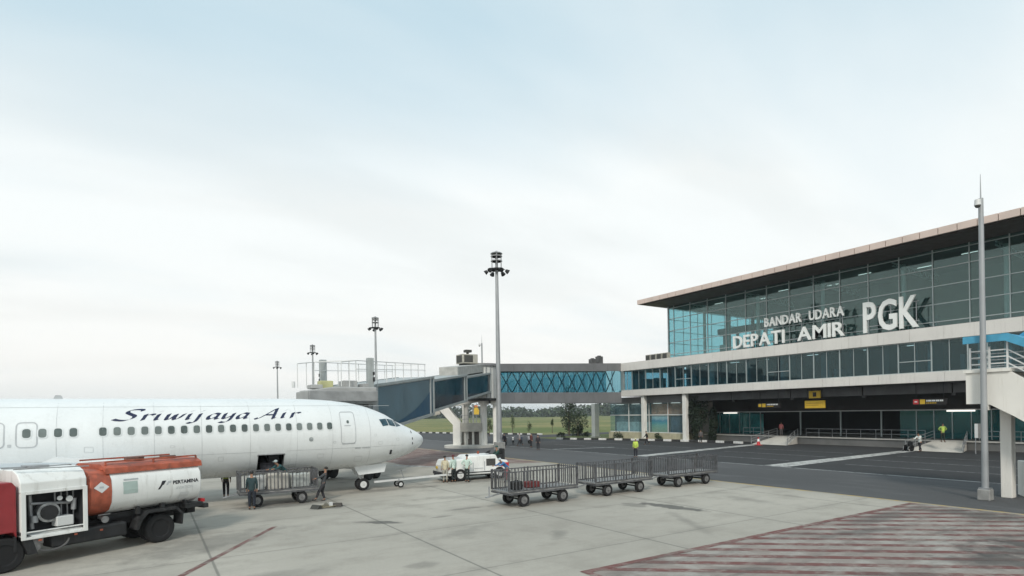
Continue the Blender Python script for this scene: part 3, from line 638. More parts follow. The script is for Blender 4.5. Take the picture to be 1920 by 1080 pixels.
# rotunda
RO = thing('bridge_rotunda', 'grey rotunda drum with support columns joining the link bridge and the tunnel', 'air bridge rotunda', (36.3, 63.8, 0))
r_ = lambda mb, n_, m, **k: mb.build(n_, m, RO, world=True, **k)
rc = (36.3, 63.8)
r_(MB().cyl((*rc, 6.2), (*rc, 10.3), 1.75, n=28), 'drum', pm('rotunda pale grey', (.52, .53, .51), .5, var=.06, streak=.3), smooth=True)
r_(MB().cyl((*rc, 10.3), (*rc, 10.6), 2.0, n=28), 'drum_roof', GREYC, smooth=True)
r_(MB().cyl((*rc, 5.9), (*rc, 6.2), 2.0, n=28), 'drum_base', DARKMETAL, smooth=True)
for k in range(6):
    a = R(200+k*18); x_, y_ = rc[0]+1.78*math.cos(a), rc[1]+1.78*math.sin(a); r_(MB().bar((x_, y_, 6.25), (x_, y_, 10.28), .12), 'drum_rib', POLE)
for dx, dy, r2 in ((0, 0, .42), (-1.7, 1.6, .33), (1.2, -.8, .28)):
    r_(MB().cyl((rc[0]+dx, rc[1]+dy, 0), (rc[0]+dx, rc[1]+dy, 5.9), r2, n=18).cyl((rc[0]+dx, rc[1]+dy, 5.4), (rc[0]+dx, rc[1]+dy, 5.9), r2+.25, n=18), 'support_column', WCOL, smooth=True)
r_(MB().cyl((rc[0]-1.5, rc[1]+1, 0), (rc[0]-1.5, rc[1]+1, .3), 3.3, n=28), 'footing', CONC, smooth=True)
# cream stair block beside the rotunda column
SB = thing('service_stair', 'cream concrete service stair bent up to the underside of the tunnel', 'stairs', (32.6, 66.2, 0))
e1 = Vector((RT.x, RT.y, 0)); e2 = Vector((FW.x, FW.y, 0)); so = Vector((32.9, 65.6, 0))
def sp_(u, v, t): p = so+e1*u+e2*t; return (p.x, p.y, v)
s_ = lambda mb, n_, m, **k: mb.build(n_, m, SB, world=True, **k)
s_(MB().prism([(-.1, .3), (.85, .3), (.85, 3.1), (-.9, 5.5), (-2.2, 5.2), (-1.6, 4.6), (-.1, 2.9)], -.25, .1, sp_), 'stair_parapet', WCOL)
s_(MB().prism([(-.1, .3), (.85, .3), (.85, 3.1), (-.9, 5.5), (-2.2, 5.2), (-1.6, 4.6), (-.1, 2.9)], 1.7, 1.95, sp_), 'stair_parapet', WCOL)
s_(MB().prism([(.86, 2.0), (3.6, 2.0), (3.6, 3.1), (.86, 3.1)], -.15, 1.6, sp_), 'landing', pm('beige concrete panel', (.40, .385, .34), .7, var=.1, streak=.3))
for u in (1.3, 2.3, 3.2): s_(MB().prism([(u, .3), (u+.28, .3), (u+.28, 2.0), (u, 2.0)], .1, .4, sp_), 'landing_post', CONC)
mb = MB()
for k in range(9): mb.prism([(.9+k*.28, .3), (1.18+k*.28, .3), (1.18+k*.28, .5+k*.18), (.9+k*.28, .5+k*.18)], .5, 1.5, sp_)
s_(mb, 'step', pm('dark step', (.12, .11, .10), .8))
mb = MB().bar(sp_(.9, 3.1, -.1), sp_(.9, 4.1, -.1), .05).bar(sp_(3.5, 3.1, -.1), sp_(3.5, 4.1, -.1), .05).bar(sp_(2.2, 3.1, -.1), sp_(2.2, 4.1, -.1), .05).bar(sp_(.9, 4.1, -.1), sp_(3.5, 4.1, -.1), .05).bar(sp_(.9, 3.6, -.1), sp_(3.5, 3.6, -.1), .05)
s_(mb, 'handrail', STEEL)
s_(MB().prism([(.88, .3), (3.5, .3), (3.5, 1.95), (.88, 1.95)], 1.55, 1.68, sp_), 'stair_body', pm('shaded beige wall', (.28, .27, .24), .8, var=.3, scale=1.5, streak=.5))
s_(MB().prism([(-2.0, 4.95), (3.8, 5.9), (3.8, 6.15), (-2.0, 5.5)], -.1, 1.8, sp_), 'upper_landing', CONC)
for u in (1.1, 2.4, 3.5): s_(MB().prism([(u, 3.1), (u+.2, 3.1), (u+.2, 5.5), (u, 5.5)], .0, .2, sp_), 'landing_post', WCOL)
s_(MB().prism([(-2.6, 4.1), (-1.7, 4.3), (-1.7, 4.9), (-2.6, 4.9)], .0, .8, sp_), 'hose_drum', MACH)

# telescopic tunnel
TB = thing('boarding_bridge', 'telescopic passenger boarding bridge with blue tunnel sides reaching the aircraft nose', 'boarding bridge', (11.35, 38.7, 0))
C0 = Vector((11.35, 38.7, 0)); dT = Vector((.7035, .7107, 0)).normalized(); nT = Vector((dT.y, -dT.x, 0)); LT = 34.2
def tp(s, t, z): p = C0+dT*s+nT*t; return (p.x, p.y, z)        # t>0 towards the camera
zb_ = lambda s: 2.95+.1065*s
t_ = lambda mb, n_, m, **k: mb.build(n_, m, TB, world=True, **k)
def tbox(mb, s0, s1, t0, t1, h0, h1, mi=0):
    v = [tp(s0, t0, zb_(s0)+h0), tp(s0, t1, zb_(s0)+h0), tp(s0, t1, zb_(s0)+h1), tp(s0, t0, zb_(s0)+h1), tp(s1, t0, zb_(s1)+h0), tp(s1, t1, zb_(s1)+h0), tp(s1, t1, zb_(s1)+h1), tp(s1, t0, zb_(s1)+h1)]
    return mb.add(v, [(0,1,2,3), (7,6,5,4), (0,4,5,1), (1,5,6,2), (2,6,7,3), (3,7,4,0)], mi)
TGR = pm('tunnel frame grey', (.33, .36, .36), .5, var=.08, streak=.3)
for (s0, s1, w2, hb, ht, side) in ((1.0, 12.6, 1.6, .0, 3.35, TUNW), (12.6, 23.3, 1.45, .22, 3.05, TUNG), (23.3, LT, 1.3, .38, 2.80, TUNG)):
    t_(tbox(MB(), s0, s1, -w2, w2, hb, hb+.18), 'tunnel_floor', TGR); t_(tbox(MB(), s0, s1, -w2-.05, w2+.05, ht-.2, ht), 'tunnel_roof', TGR)
    for sg in (-1, 1): t_(tbox(MB(), s0+.1, s1-.1, sg*w2-.04, sg*w2+.04, hb+.19, ht-.21), 'tunnel_side', side)
    mb = MB()
    for sg in (-1, 1):
        for s in (s0+.1, s1-.1, s1-.9 if s1 < 30 else s1-.2): tbox(mb, s-.09, s+.09, sg*(w2+.09)-.06, sg*(w2+.09)+.06, hb-.02, ht+.02)
        tbox(mb, s0, s1, sg*(w2+.09)-.05, sg*(w2+.09)+.05, hb-.05, hb+.16); tbox(mb, s0, s1, sg*(w2+.09)-.05, sg*(w2+.09)+.05, ht-.14, ht+.05)
    t_(mb, 'tunnel_frame', TGR)
# swoosh on the first tunnel side
mb = MB(); P = []
for i in range(15):
    f_ = i/14; s = 1.3+10.9*f_; top = .25+2.1*f_**2.6; P.append((s, top))
vs = []; fs = []
for s, top in P: vs += [tp(s, 1.655, zb_(s)+.2), tp(s, 1.655, zb_(s)+max(top, .22))]
for i in range(14): fs.append((2*i, 2*i+2, 2*i+3, 2*i+1))
t_(MB().add(vs, fs), 'side_swoosh', TUNB)
# catwalk railing on top of first tunnel
mb = MB()
for sg in (-1.5, 1.5):
    for s in np.arange(-1.5, 11.2, 1.55): mb.bar(tp(s, sg, zb_(s)+3.3), tp(s, sg, 7.95+.06*s), .05)
    mb.bar(tp(-1.5, sg, 7.86), tp(11, sg, 8.6), .05); mb.bar(tp(-1.5, sg, 7.3), tp(11, sg, 8.1), .04)
for s in (-1.5, 11): mb.bar(tp(s, -1.5, 7.95+.06*s), tp(s, 1.5, 7.95+.06*s), .05)
t_(mb, 'catwalk_railing', RAIL)
mb = MB()
for sg in (-1.5, 1.5): mb.bar(tp(-3.4, sg, 7.6), tp(-1.5, sg, 7.85), .05); [mb.bar(tp(s, sg, 6.1), tp(s, sg, 7.85+.14*(s+1.5)), .045) for s in (-3.4, -2.4)]
t_(mb, 'cab_railing', RAIL)
# lift columns and wheel bogie
for sg in (-1, 1):
    t_(MB().bar(tp(0, sg*1.75, .9), tp(0, sg*1.75, 8.15), .42), 'lift_column', TGR, bevel=.03)
    t_(MB().box(-.01, .01, -.01, .01, 0, .01) if False else MB().bar(tp(-.02, sg*2.0, 3.6), tp(-.02, sg*2.0, 5.6), .3, .3), 'column_gearbox', POLE, bevel=.03)
    t_(MB().bar(tp(0, sg*1.98, 6.55), tp(0, sg*1.98, 6.85), .34, .1).bar(tp(0, sg*1.98, 7.0), tp(0, sg*1.98, 7.2), .3, .1), 'column_bracket', DARKMETAL)
t_(MB().bar(tp(0, -1.9, 1.0), tp(0, 1.9, 1.0), .7, .55), 'bogie_beam', TGR, bevel=.04)
for sg in (-1, 1):
    for k in (-.55, .55):
        c = tp(k, sg*1.6, .52); q = tp(k, sg*1.6+.35, .52)
        wv = Vector(q)-Vector(c); mb = MB().lathe([(0, .2), (0, .48), (.05, .52), (.30, .52), (.35, .48), (.35, .2)], c, wv, 22); t_(mb, 'bogie_wheel', RUBBER, smooth=True)
# cab
CABG = pm('cab mid grey', (.33, .335, .33), .55, var=.12, scale=.8, streak=.35)
HD = Vector((-.10, -1, 0)).normalized(); cc = Vector((10.2, 37.4, 0))
t_(MB().cyl((cc.x, cc.y, 2.75), (cc.x, cc.y, 5.9), 2.15, n=26), 'cab_rotunda', CABG, smooth=True)
t_(MB().prism([(8.0, 5.25), (8.0, 5.85), (9.4, 6.05), (12.1, 6.05), (12.1, 4.95)], 34.75, 38.4, lambda u, v, t: (u, t, v)), 'cab_hood', CABG, bevel=.06)
t_(MB().box(7.2, 11.8, 34.8, 38.3, 2.7, 2.95), 'cab_floor', GREYC)
t_(MB().box(7.3, 7.4, 34.9, 38.2, 2.96, 5.04).box(11.6, 11.7, 34.9, 38.2, 2.96, 5.04), 'cab_wall', GREYC)
t_(MB().box(7.9, 12.05, 34.4, 34.74, 5.15, 5.8), 'canopy_bellows', pm('bellows grey', (.23, .235, .235), .7, var=.15, scale=2), bevel=.05)
for bx in ((8.2, 8.9, 35.2, 36.2, 5.95, 6.2), (10.5, 11.4, 36.4, 37.6, 6.05, 6.55), (11.6, 12.0, 36, 37, 6.05, 6.35)): t_(MB().box(*bx), 'roof_plant', CABG, bevel=.04)
t_(MB().box(9.0, 9.8, 36.2, 37.0, 6.0, 6.5), 'yellow_roof_box', pm('pale yellow box', (.42, .42, .22), .6, var=.2), bevel=.04)
t_(MB().cyl((7.2, 35.2, 6), (7.2, 35.2, 6.35), .1, n=12), 'cab_beacon', RAIL)
# roof machinery near the rotunda
AC = thing('rooftop_plant', 'grey rooftop plant boxes and duct above the tunnel joint', 'air conditioner', (*tp(28.5, 0, 0)[:2], 0))
a_ = lambda mb, n_, m, **k: mb.build(n_, m, AC, world=True, **k)
mb = tbox(MB(), 23.0, 34.0, -1.5, .6, 2.95, 3.95); a_(mb, 'plant_deck_box', pm('pale duct', (.36, .36, .34), .6, var=.15, streak=.3), bevel=.05)
rc0 = rc; rc = (rc0[0]-.72, rc0[1]+.46)
a_(MB().box(rc[0]-3.3, rc[0]-1.2, rc[1]-2.6, rc[1]-.8, 10.45, 11.6), 'plant_casing', MACH, bevel=.04)
a_(MB().box(rc[0]-3.34, rc[0]-3.305, rc[1]-2.4, rc[1]-1.0, 10.6, 11.45).box(rc[0]-3.1, rc[0]-1.9, rc[1]-2.64, rc[1]-2.605, 10.6, 11.45), 'plant_grille', GRILLE)
a_(MB().cyl((rc[0]-2.1, rc[1]-1.6, 11.6), (rc[0]-2.1, rc[1]-1.6, 11.9), .16, n=12).box(rc[0]-2.5, rc[0]-1.7, rc[1]-2, rc[1]-1.3, 11.9, 12.2), 'vent_hood', GRILLE)
a_(MB().box(rc[0]-3, rc[0]-1.4, rc[1]-2.3, rc[1]-1, 10.0, 10.45), 'plant_support', DARKMETAL)

# ------------------------------------------------------------------ masts
def floodmast(label, x, y, h=22.25):
    m = thing('floodlight_mast', label, 'floodlight mast', (x, y, 0), 0, 'high floodlight masts in a line along the apron')
    MB().cyl((0, 0, .9), (0, 0, h-.6), .33, .17, n=18).build('pole', POLE, m, smooth=True)
    MB().box(-.5, .5, -.5, .5, 0, .92).build('plinth', DPLIN, m, bevel=.04)
    MB().box(-.14, .14, -.37, -.30, 1.3, 2.0).build('service_hatch', STEEL, m)
    mb = MB().lathe([(0, .75), (.0, .85), (.12, .85), (.12, .75), (0, .75)], (0, 0, h-1.2), (0, 0, 1), 20)
    for k in range(4): a = k*math.pi/2; mb.bar((.2*math.cos(a), .2*math.sin(a), h-1.15), (.8*math.cos(a), .8*math.sin(a), h-1.15), .08)
    mb.build('lamp_ring', DARKMETAL, m)
    mb = MB()
    for k in range(6): a = k*math.pi/3; mb.bar((.62*math.cos(a), .62*math.sin(a), h-1.1), (.62*math.cos(a), .62*math.sin(a), h+.75), .07)
    for zz_ in (h-.2, h+.35): mb.lathe([(0, .56), (0, .68), (.1, .68), (.1, .56), (0, .56)], (0, 0, zz_), (0, 0, 1), 12)
    mb.cyl((0, 0, h+.7), (0, 0, h+.82), .72, .62, n=14); mb.cyl((0, 0, h+.82), (0, 0, h+1.05), .3, .1, n=12); mb.cyl((0, 0, h-.6), (0, 0, h+.7), .16, n=10)
    mb.build('head_cage', pm('cage grey', (.26, .265, .27), .5), m)
    for k in range(6):
        a = k*math.pi/3+.4; c = Vector((1.12*math.cos(a), 1.12*math.sin(a), h-1.3)); d = Vector((math.cos(a), math.sin(a), -.75)).normalized()
        MB().bar((.85*math.cos(a), .85*math.sin(a), h-1.1), c, .07).cyl(c-d*.05, c+d*.32, .17, .29, n=12).build('flood_lamp', DARKMETAL, m, smooth=True)
    return m
M0 = floodmast('tallest floodlight mast, standing in front of the link bridge and rotunda', 34.6, 57.2)
for lab, x, y in (('floodlight mast rising behind the boarding bridge catwalk railing', 37.0, 106.6), ('floodlight mast rising behind the boarding bridge cab', 36.8, 155.6), ('smallest floodlight mast, rising from behind the white fuselage alone', 37.0, 206.0)):
    c = copy_tree(M0); c.location = (x, y, 0); c['label'] = lab; c.name = 'floodlight_mast'
def cammast(label, x, y, h):
    m = thing('camera_pole', label, 'camera pole', (x, y, 0), 0, 'thin camera poles by the bridges')
    MB().cyl((0, 0, .5), (0, 0, h-1.0), .135, .095, n=16).build('pole', POLE, m, smooth=True)
    MB().box(-.24, .24, -.24, .24, 0, .5).build('plinth', DPLIN, m, bevel=.04)
    MB().cyl((0, 0, h-1.0), (0, 0, h+.1), .03, .01, n=8).build('lightning_rod', POLE, m)
    MB().bar((0, 0, h-1.3), (-.36, .0, h-1.25), .06).build('camera_arm', POLE, m)
    MB().cyl((-.36, 0, h-1.38), (-.36, 0, h-1.12), .13, .11, n=14).build('camera_housing', RAIL, m, smooth=True)
    MB().lathe([(0, .02), (.03, .08), (.1, .115), (.12, .115)], (-.36, 0, h-1.5), (0, 0, 1), 14).build('camera_dome', GRILLE, m, smooth=True)
    MB().box(-.2, .2, -.2, .2, .5, .56).build('base_flange', STEEL, m)
    return m
P0 = cammast('tall thin camera pole in front of the white stair and the terminal', 32.0, 10.35, 14.7)
c = copy_tree(P0); c.location = (37.6, 66.3, 0); c['label'] = 'thin camera pole behind the rotunda, seen beside the large mast'; c.name = 'camera_pole'
p = thing('notice_board', 'small notice board with an orange and a pale sheet beside the camera pole', 'notice board', (62, 20.3, 0))
MB().box(-.04, .04, -.45, .45, 1.4, 2.7).build('board', pm('board back', (.2, .2, .19), .6), p); MB().box(-.07, -.045, .2, .44, 1.42, 2.68).build('pale_sheet', RAIL, p); MB().box(-.07, -.045, -.44, -.2, 1.42, 2.68).build('orange_sheet', pm('faded orange sheet', (.50, .25, .13), .6), p)
for yy in (-.4, .4): MB().bar((0, yy, 0), (0, yy, 1.4), .06).build('leg', STEEL, p)

# ------------------------------------------------------------------ nearby stair tower at the frame edge
ST = thing('stair_tower', 'white concrete stair landing with railings and blue canopy beside the thin camera pole', 'stairs', (33.8, 9.5, 0))
q_ = lambda mb, n_, m, **k: mb.build(n_, m, ST, world=True, **k)
STW = pm('sunlit white render', (.74, .72, .67), .75, var=.04, scale=.5, streak=.35, dirt=(.36, .31, .24), bump=.1)
# camera-facing frame: u along +x screen (RT), stair runs down along RT-ish
g0 = Vector((32.3, 10.97, 0)); gd = Vector((0, -1, 0)); gn = Vector((1, 0, 0))
def gp(u, v, t): p = g0+gd*u+gn*t; return (p.x, p.y, v)
SIDE = [(-.15, 4.37), (-.15, 5.8), (1.48, 5.8), (7.6, 1.2), (7.6, 0), (6.9, 0), (1.6, 3.8), (.75, 4.33), (.68, 4.33), (.68, 4.08), (.55, 4.08), (.55, 4.37)]
q_(MB().prism(SIDE, 0, .25, gp), 'stair_side', STW)
q_(MB().prism(SIDE, 2.2, 2.45, gp), 'stair_side', STW)
q_(MB().prism([(-.15, 4.38), (-.15, 5.6), (1.4, 5.6), (1.4, 4.1), (1.2, 4.1), (.5, 4.38)], .26, 2.19, gp), 'landing', STW)
q_(MB().prism([(-.22, 5.81), (1.5, 5.81), (1.5, 5.95), (-.22, 5.95)], -.08, 2.5, gp), 'coping', STW)
mb = MB()
for k in range(16): mb.prism([(1.42+k*.36, 5.3-k*.27-.25), (1.78+k*.36, 5.3-k*.27-.25), (1.78+k*.36, 5.3-k*.27), (1.42+k*.36, 5.3-k*.27)], .3, 2.18, gp)
q_(mb, 'step', CONC)
mb = MB()
for u in (.0, .72, 1.37):
    for t in (.1, 2.3): mb.bar(gp(u, 5.95, t), gp(u, 6.98 if u != 1.37 else 7.15, t), .07)
for h in (6.2, 6.5, 6.8):
    for t in (.1, 2.3): mb.bar(gp(0, h, t), gp(1.37, h, t), .05)
    mb.bar(gp(0, h, .1), gp(0, h, 2.3), .05)
    for t in (.1, 2.3): mb.bar(gp(1.37, h, t), gp(7.3, h-4.3, t), .05)
for k in range(1, 5): mb.bar(gp(1.4+k*1.25, 5.9-k*.92, .1), gp(1.4+k*1.25, 6.85-k*.92, .1), .07)
q_(mb, 'railing', RAIL)
q_(MB().prism([(-.2, 7.17), (1.35, 7.17), (7.3, 4.0), (7.3, 4.4), (1.45, 7.5), (-.2, 7.5)], -.15, -.05, gp), 'canopy_edge', pm('light blue canopy edge', (.06, .30, .46), .4, var=.12, streak=.3, dirt=(.1, .25, .33)))
q_(MB().prism([(-.15, 7.4), (1.4, 7.4), (7.3, 4.25), (7.3, 4.35), (1.45, 7.48), (-.15, 7.48)], -.04, 2.6, gp), 'canopy_sheet', BLUEP)
q_(MB().prism([(1.0, 7.6), (1.5, 7.95), (7.5, 8.2), (7.5, 7.2), (1.9, 7.2)], 2.7, 2.9, gp), 'upper_canopy', BLUEP)
q_(MB().prism([(.72, 0), (1.14, 0), (1.14, 4.37), (.72, 4.37)], 1.2, 1.7, gp), 'support_column', STW, bevel=.02)
q_(MB().prism([(6.0, 0), (6.4, 0), (6.4, 1.2), (6.0, 1.2)], .5, 1.1, gp), 'support_column', STW)
CB = thing('equipment_cabinet', 'low cream cabinet with dark vent boxes on top beside the stair column', 'cabinet', (34.55, 8.9, 0), R(-60))
MB().box(-.75, 1.3, -.2, 1.1, 0, 1.65).build('casing', STW, CB, bevel=.03); MB().box(-.65, -.2, .1, .5, 1.66, 1.85).box(.1, .5, .1, .5, 1.66, 1.9).box(-.7, 1.2, -.24, -.205, .2, .26).build('vent_box', DARKMETAL, CB)

# ------------------------------------------------------------------ aircraft
NX, YC = 14.1, 32.4
top = pchip([0, .05, .15, .4, .8, 1.2, 1.6, 1.87, 2.1, 2.5, 3, 4, 5.5, 7, 8.5, 29, 36, 42], [2.80, 2.96, 3.06, 3.24, 3.45, 3.64, 3.83, 3.97, 4.12, 4.36, 4.58, 4.91, 5.15, 5.24, 5.26, 5.26, 5.15, 4.8])
bot = pchip([0, .05, .15, .4, .8, 1.2, 1.87, 2.5, 4, 5.5, 8.5, 27, 33, 42], [2.72, 2.56, 2.44, 2.24, 2.03, 1.88, 1.68, 1.54, 1.36, 1.28, 1.25, 1.25, 2.1, 4.3])
hw = pchip([0, .05, .15, .4, .8, 1.2, 1.87, 2.5, 3, 4, 5.5, 7, 28, 36, 42], [.04, .2, .34, .57, .83, 1.02, 1.27, 1.43, 1.54, 1.70, 1.83, 1.88, 1.88, 1.1, .25])
def fus(x, z, off=0.):
    s = NX-x; t, b = top(s), bot(s); zc = (t+b)/2; hz_ = (t-b)/2; k = max(0., 1-((z-zc)/hz_)**2)
    return (x, YC-hw(s)*math.sqrt(k)-off, z)
AP = thing('airliner', 'white narrow-body airliner with navy italic lettering parked nose to the bridge', 'airplane', (NX-20, YC, 0))
ap = lambda mb, n_, m, **k: mb.build(n_, m, AP, world=True, **k)
cx0, cx1, cz0, cz1 = 4.55, 5.80, 1.50, 2.42
st = sorted(set([0, .02, .05, .1, .15, .25, .4, .6, .8, 1, 1.2, 1.5, 1.87, 2.1, 2.5, 3, 3.5, 4, 4.7, 5.5, 6.2, 7, 7.7, NX-cx1, NX-cx0, 10.5, 12, 14, 17, 20, 23, 26, 28, 29.5, 31, 33, 35, 37, 39, 41, 42]))
angs = set(np.linspace(0, 2*math.pi, 57)[:-1].round(4)); zc8 = (5.26+1.25)/2; hz8 = (5.26-1.25)/2
th0 = math.acos((cz1-zc8)/hz8); th1 = math.acos((cz0-zc8)/hz8)       # angle from top, near side
angs = [a for a in angs if min(abs(a-th0), abs(a-th1)) > .05]+[th0, th1]; angs.sort(); na = len(angs)
mb = MB(); V = []
for s in st:
    t, b, h = top(s), bot(s), hw(s)
    for a in angs: V.append((NX-s, YC-h*math.sin(a), (t+b)/2+(t-b)/2*math.cos(a)))
Fc = []
for i in range(len(st)-1):
    for j in range(na):
        a0, a1 = angs[j], angs[(j+1) % na]
        if abs(st[i]-(NX-cx1)) < 1e-6 and a0 >= th0-1e-6 and a0 < th1-1e-6: continue
        if abs((st[i]+st[i+1])/2-(NX-(cx0+cx1)/2)) < .63 and a0 >= th0-1e-6 and a0 < th1-1e-6: continue
        Fc.append((i*na+j, i*na+(j+1) % na, (i+1)*na+(j+1) % na, (i+1)*na+j))
Fc += [tuple(range(na))[::-1], tuple(range((len(st)-1)*na, len(st)*na))]
mb.add(V, Fc); ap(mb, 'fuselage', WHITE, smooth=True)
# cargo hold seen through the open door
y_in = fus((cx0+cx1)/2, cz0)[1]
v = []
for (x, z_) in ((cx0, cz0), (cx1, cz0), (cx1, cz1), (cx0, cz1)):
    v.append(fus(x, z_, -.01)); 
v += [(x, YC+.6, z_) for (x, z_) in ((cx0-.3, cz0-.0), (cx1+.3, cz0-.0), (cx1+.3, cz1), (cx0-.3, cz1))]
ap(MB().add(v, [(4,5,6,7), (0,1,5,4), (1,2,6,5), (2,3,7,6), (3,0,4,7)]), 'cargo_hold', DARKI)
mb = MB()
for (x, z_, x2, z2) in ((cx0, cz0, cx1, cz0), (cx1, cz0, cx1, cz1), (cx1, cz1, cx0, cz1), (cx0, cz1, cx0, cz0)): mb.bar(fus(x, z_, .0), fus(x2, z2, .0), .05)
ap(mb, 'cargo_door_frame', STEEL)
ap(MB().box(cx0+.2, cx1-.25, YC-1.0, YC-.2, cz0, cz0+.45).box(cx0+.65, cx1-.1, YC-.8, YC-.1, cz0+.46, cz0+.8), 'hold_baggage', pm('hold baggage', (.06, .06, .07), .8, var=.5, scale=5))
def rrect(w_, h_, r, n_=4, sd=0.):
    P_ = []
    for cx, cy, a0 in ((w_/2-r, h_/2-r, 0), (-w_/2+r, h_/2-r, 90), (-w_/2+r, -h_/2+r, 180), (w_/2-r, -h_/2+r, 270)):
        for k in range(n_+1): a = R(a0+90*k/n_); P_.append((cx+r*math.cos(a), cy+r*math.sin(a)))
    Q = []
    for i, p in enumerate(P_):
        q = P_[(i+1) % len(P_)]; m = max(1, int(sd/.1)) if (i+1) % (n_+1) == 0 else 1
        for k in range(m): Q.append((p[0]+(q[0]-p[0])*k/m, p[1]+(q[1]-p[1])*k/m))
    return Q
def ring(mb, x, z_, w_, h_, r, th, off, mi=0):
    o = rrect(w_+2*th, h_+2*th, r+th, sd=max(w_, h_)); i_ = rrect(w_, h_, r, sd=max(w_, h_)); n_ = len(o)
    mb.add([fus(x+a, z_+b, off) for a, b in o]+[fus(x+a, z_+b, off) for a, b in i_], [(k, (k+1) % n_, n_+(k+1) % n_, n_+k) for k in range(n_)], mi)
def patch(mb, x, z_, w_, h_, r, off, mi=0):
    i_ = rrect(w_, h_, r); n_ = len(i_); mb.add([fus(x, z_, off)]+[fus(x+a, z_+b, off) for a, b in i_], [(0, k+1, (k+1) % n_+1) for k in range(n_)], mi)
WZ = 3.77
_wt = WINDARK.node_tree; _oi = nd(_wt, 'ShaderNodeObjectInfo'); _b = _wt.nodes['Principled BSDF']; _l = _b.inputs['Base Color'].links[0].from_socket
_wt.links.new(mix(_wt, mrange(_wt, _oi.outputs['Random'], .2, 1., 0., .75, False), _l, (.20, .23, .22)), _b.inputs['Base Color'])
FRM = pm('window surround', (.62, .65, .65), .4, var=.03)
for n_ in range(-14, 25):
    if n_ in (4, -1, -3, -6): continue
    x = -4.26+.513*n_ if n_ > 0 else -4.26+.52*n_
    mb = MB(); patch(mb, x, WZ, .27, .37, .10, .008, 0); ring(mb, x, WZ, .27, .37, .10, .045, .012, 1); ap(mb, 'cabin_window', [WINDARK, FRM])
for x in (-4.26, -5.30):
    mb = MB(); ring(mb, x, WZ-.06, .62, .98, .14, .045, .010); ap(mb, 'overwing_exit', SEAM)
mb = MB(); patch(mb, -4.8, 3.28, .11, .12, .02, .01); ap(mb, 'inspection_plate', SEAM)
mb = MB(); ring(mb, 9.05, 3.66, .76, 1.66, .12, .032, .012); ap(mb, 'service_door', SEAM)
mb = MB(); patch(mb, 9.05, 3.97, .13, .16, .05, .014); ap(mb, 'door_window', WINDARK)
mb = MB(); patch(mb, 9.02, 3.77, .36, .035, .015, .014); patch(mb, 9.05, 2.80, .72, .06, .02, .014); ap(mb, 'door_handle', SEAM)
mb = MB(); patch(mb, 7.08, 3.10, .22, .22, .10, .012); ap(mb, 'round_emblem', pm('grey emblem', (.30, .33, .33), .5, var=.3, scale=9))
mb = MB()
for k in range(13):
    if k == 5: continue
    patch(mb, 9.45+k*.068, 2.53, .048, .075+.02*(k % 2), .01, .012)
ap(mb, 'nose_caption', SEAM)
mb = MB()
for z_ in (3.28, 2.9, 2.62): patch(mb, 13.05, z_, .06, .14, .02, .02)
ap(mb, 'static_port', BLACK)
mb = MB(); patch(mb, 11.62, 2.18, .14, .26, .04, .014); ap(mb, 'small_panel', BLACK)
# faint skin seams
SEAMF = pm('faint seam', (.47, .49, .49), .5)
for x in (10.3, 8.2, 6.4, 4.2, 2.1, .2, -1.7, -3.3, -7, -9):
    mb = MB(); zsq = np.linspace(bot(NX-x)+.25, top(NX-x)-.2, 22)
    if cx0-.1 < x < cx1+.1: zsq = [q_z for q_z in zsq if q_z > cz1]
    for za_, zb2 in zip(zsq[:-1], zsq[1:]): mb.add([fus(x-.008, za_, .006), fus(x+.008, za_, .006), fus(x+.008, zb2, .006), fus(x-.008, zb2, .006)], [(0,1,2,3)])
    ap(mb, 'skin_seam', SEAMF)
for x0_, x1_, z_ in ((-8, 4.4, 2.55), (5.9, 12, 2.55), (-8, 12, 4.85)):
    mb = MB()
    for xa_ in np.arange(x0_, x1_, .5): mb.add([fus(xa_, z_, .006), fus(xa_+.5, z_, .006), fus(xa_+.5, z_+.014, .006), fus(xa_, z_+.014, .006)], [(0,1,2,3)])
    ap(mb, 'skin_seam', SEAMF)
for x, z_, w_, h_ in ((7.6, 2.2, .3, .2), (2.9, 2.3, .2, .2), (8.3, 2.9, .12, .08), (10.6, 3.2, .1, .1), (10.9, 2.75, .22, .14), (.9, 3.0, .14, .1), (3.2, 4.35, .1, .06), (-2.2, 3.0, .3, .22), (12.0, 2.9, .16, .12), (6.2, 1.75, .26, .16), (9.7, 1.9, .4, .28)):
    mb = MB(); ring(mb, x, z_, w_, h_, .02, .012, .008); ap(mb, 'access_panel', SEAMF)
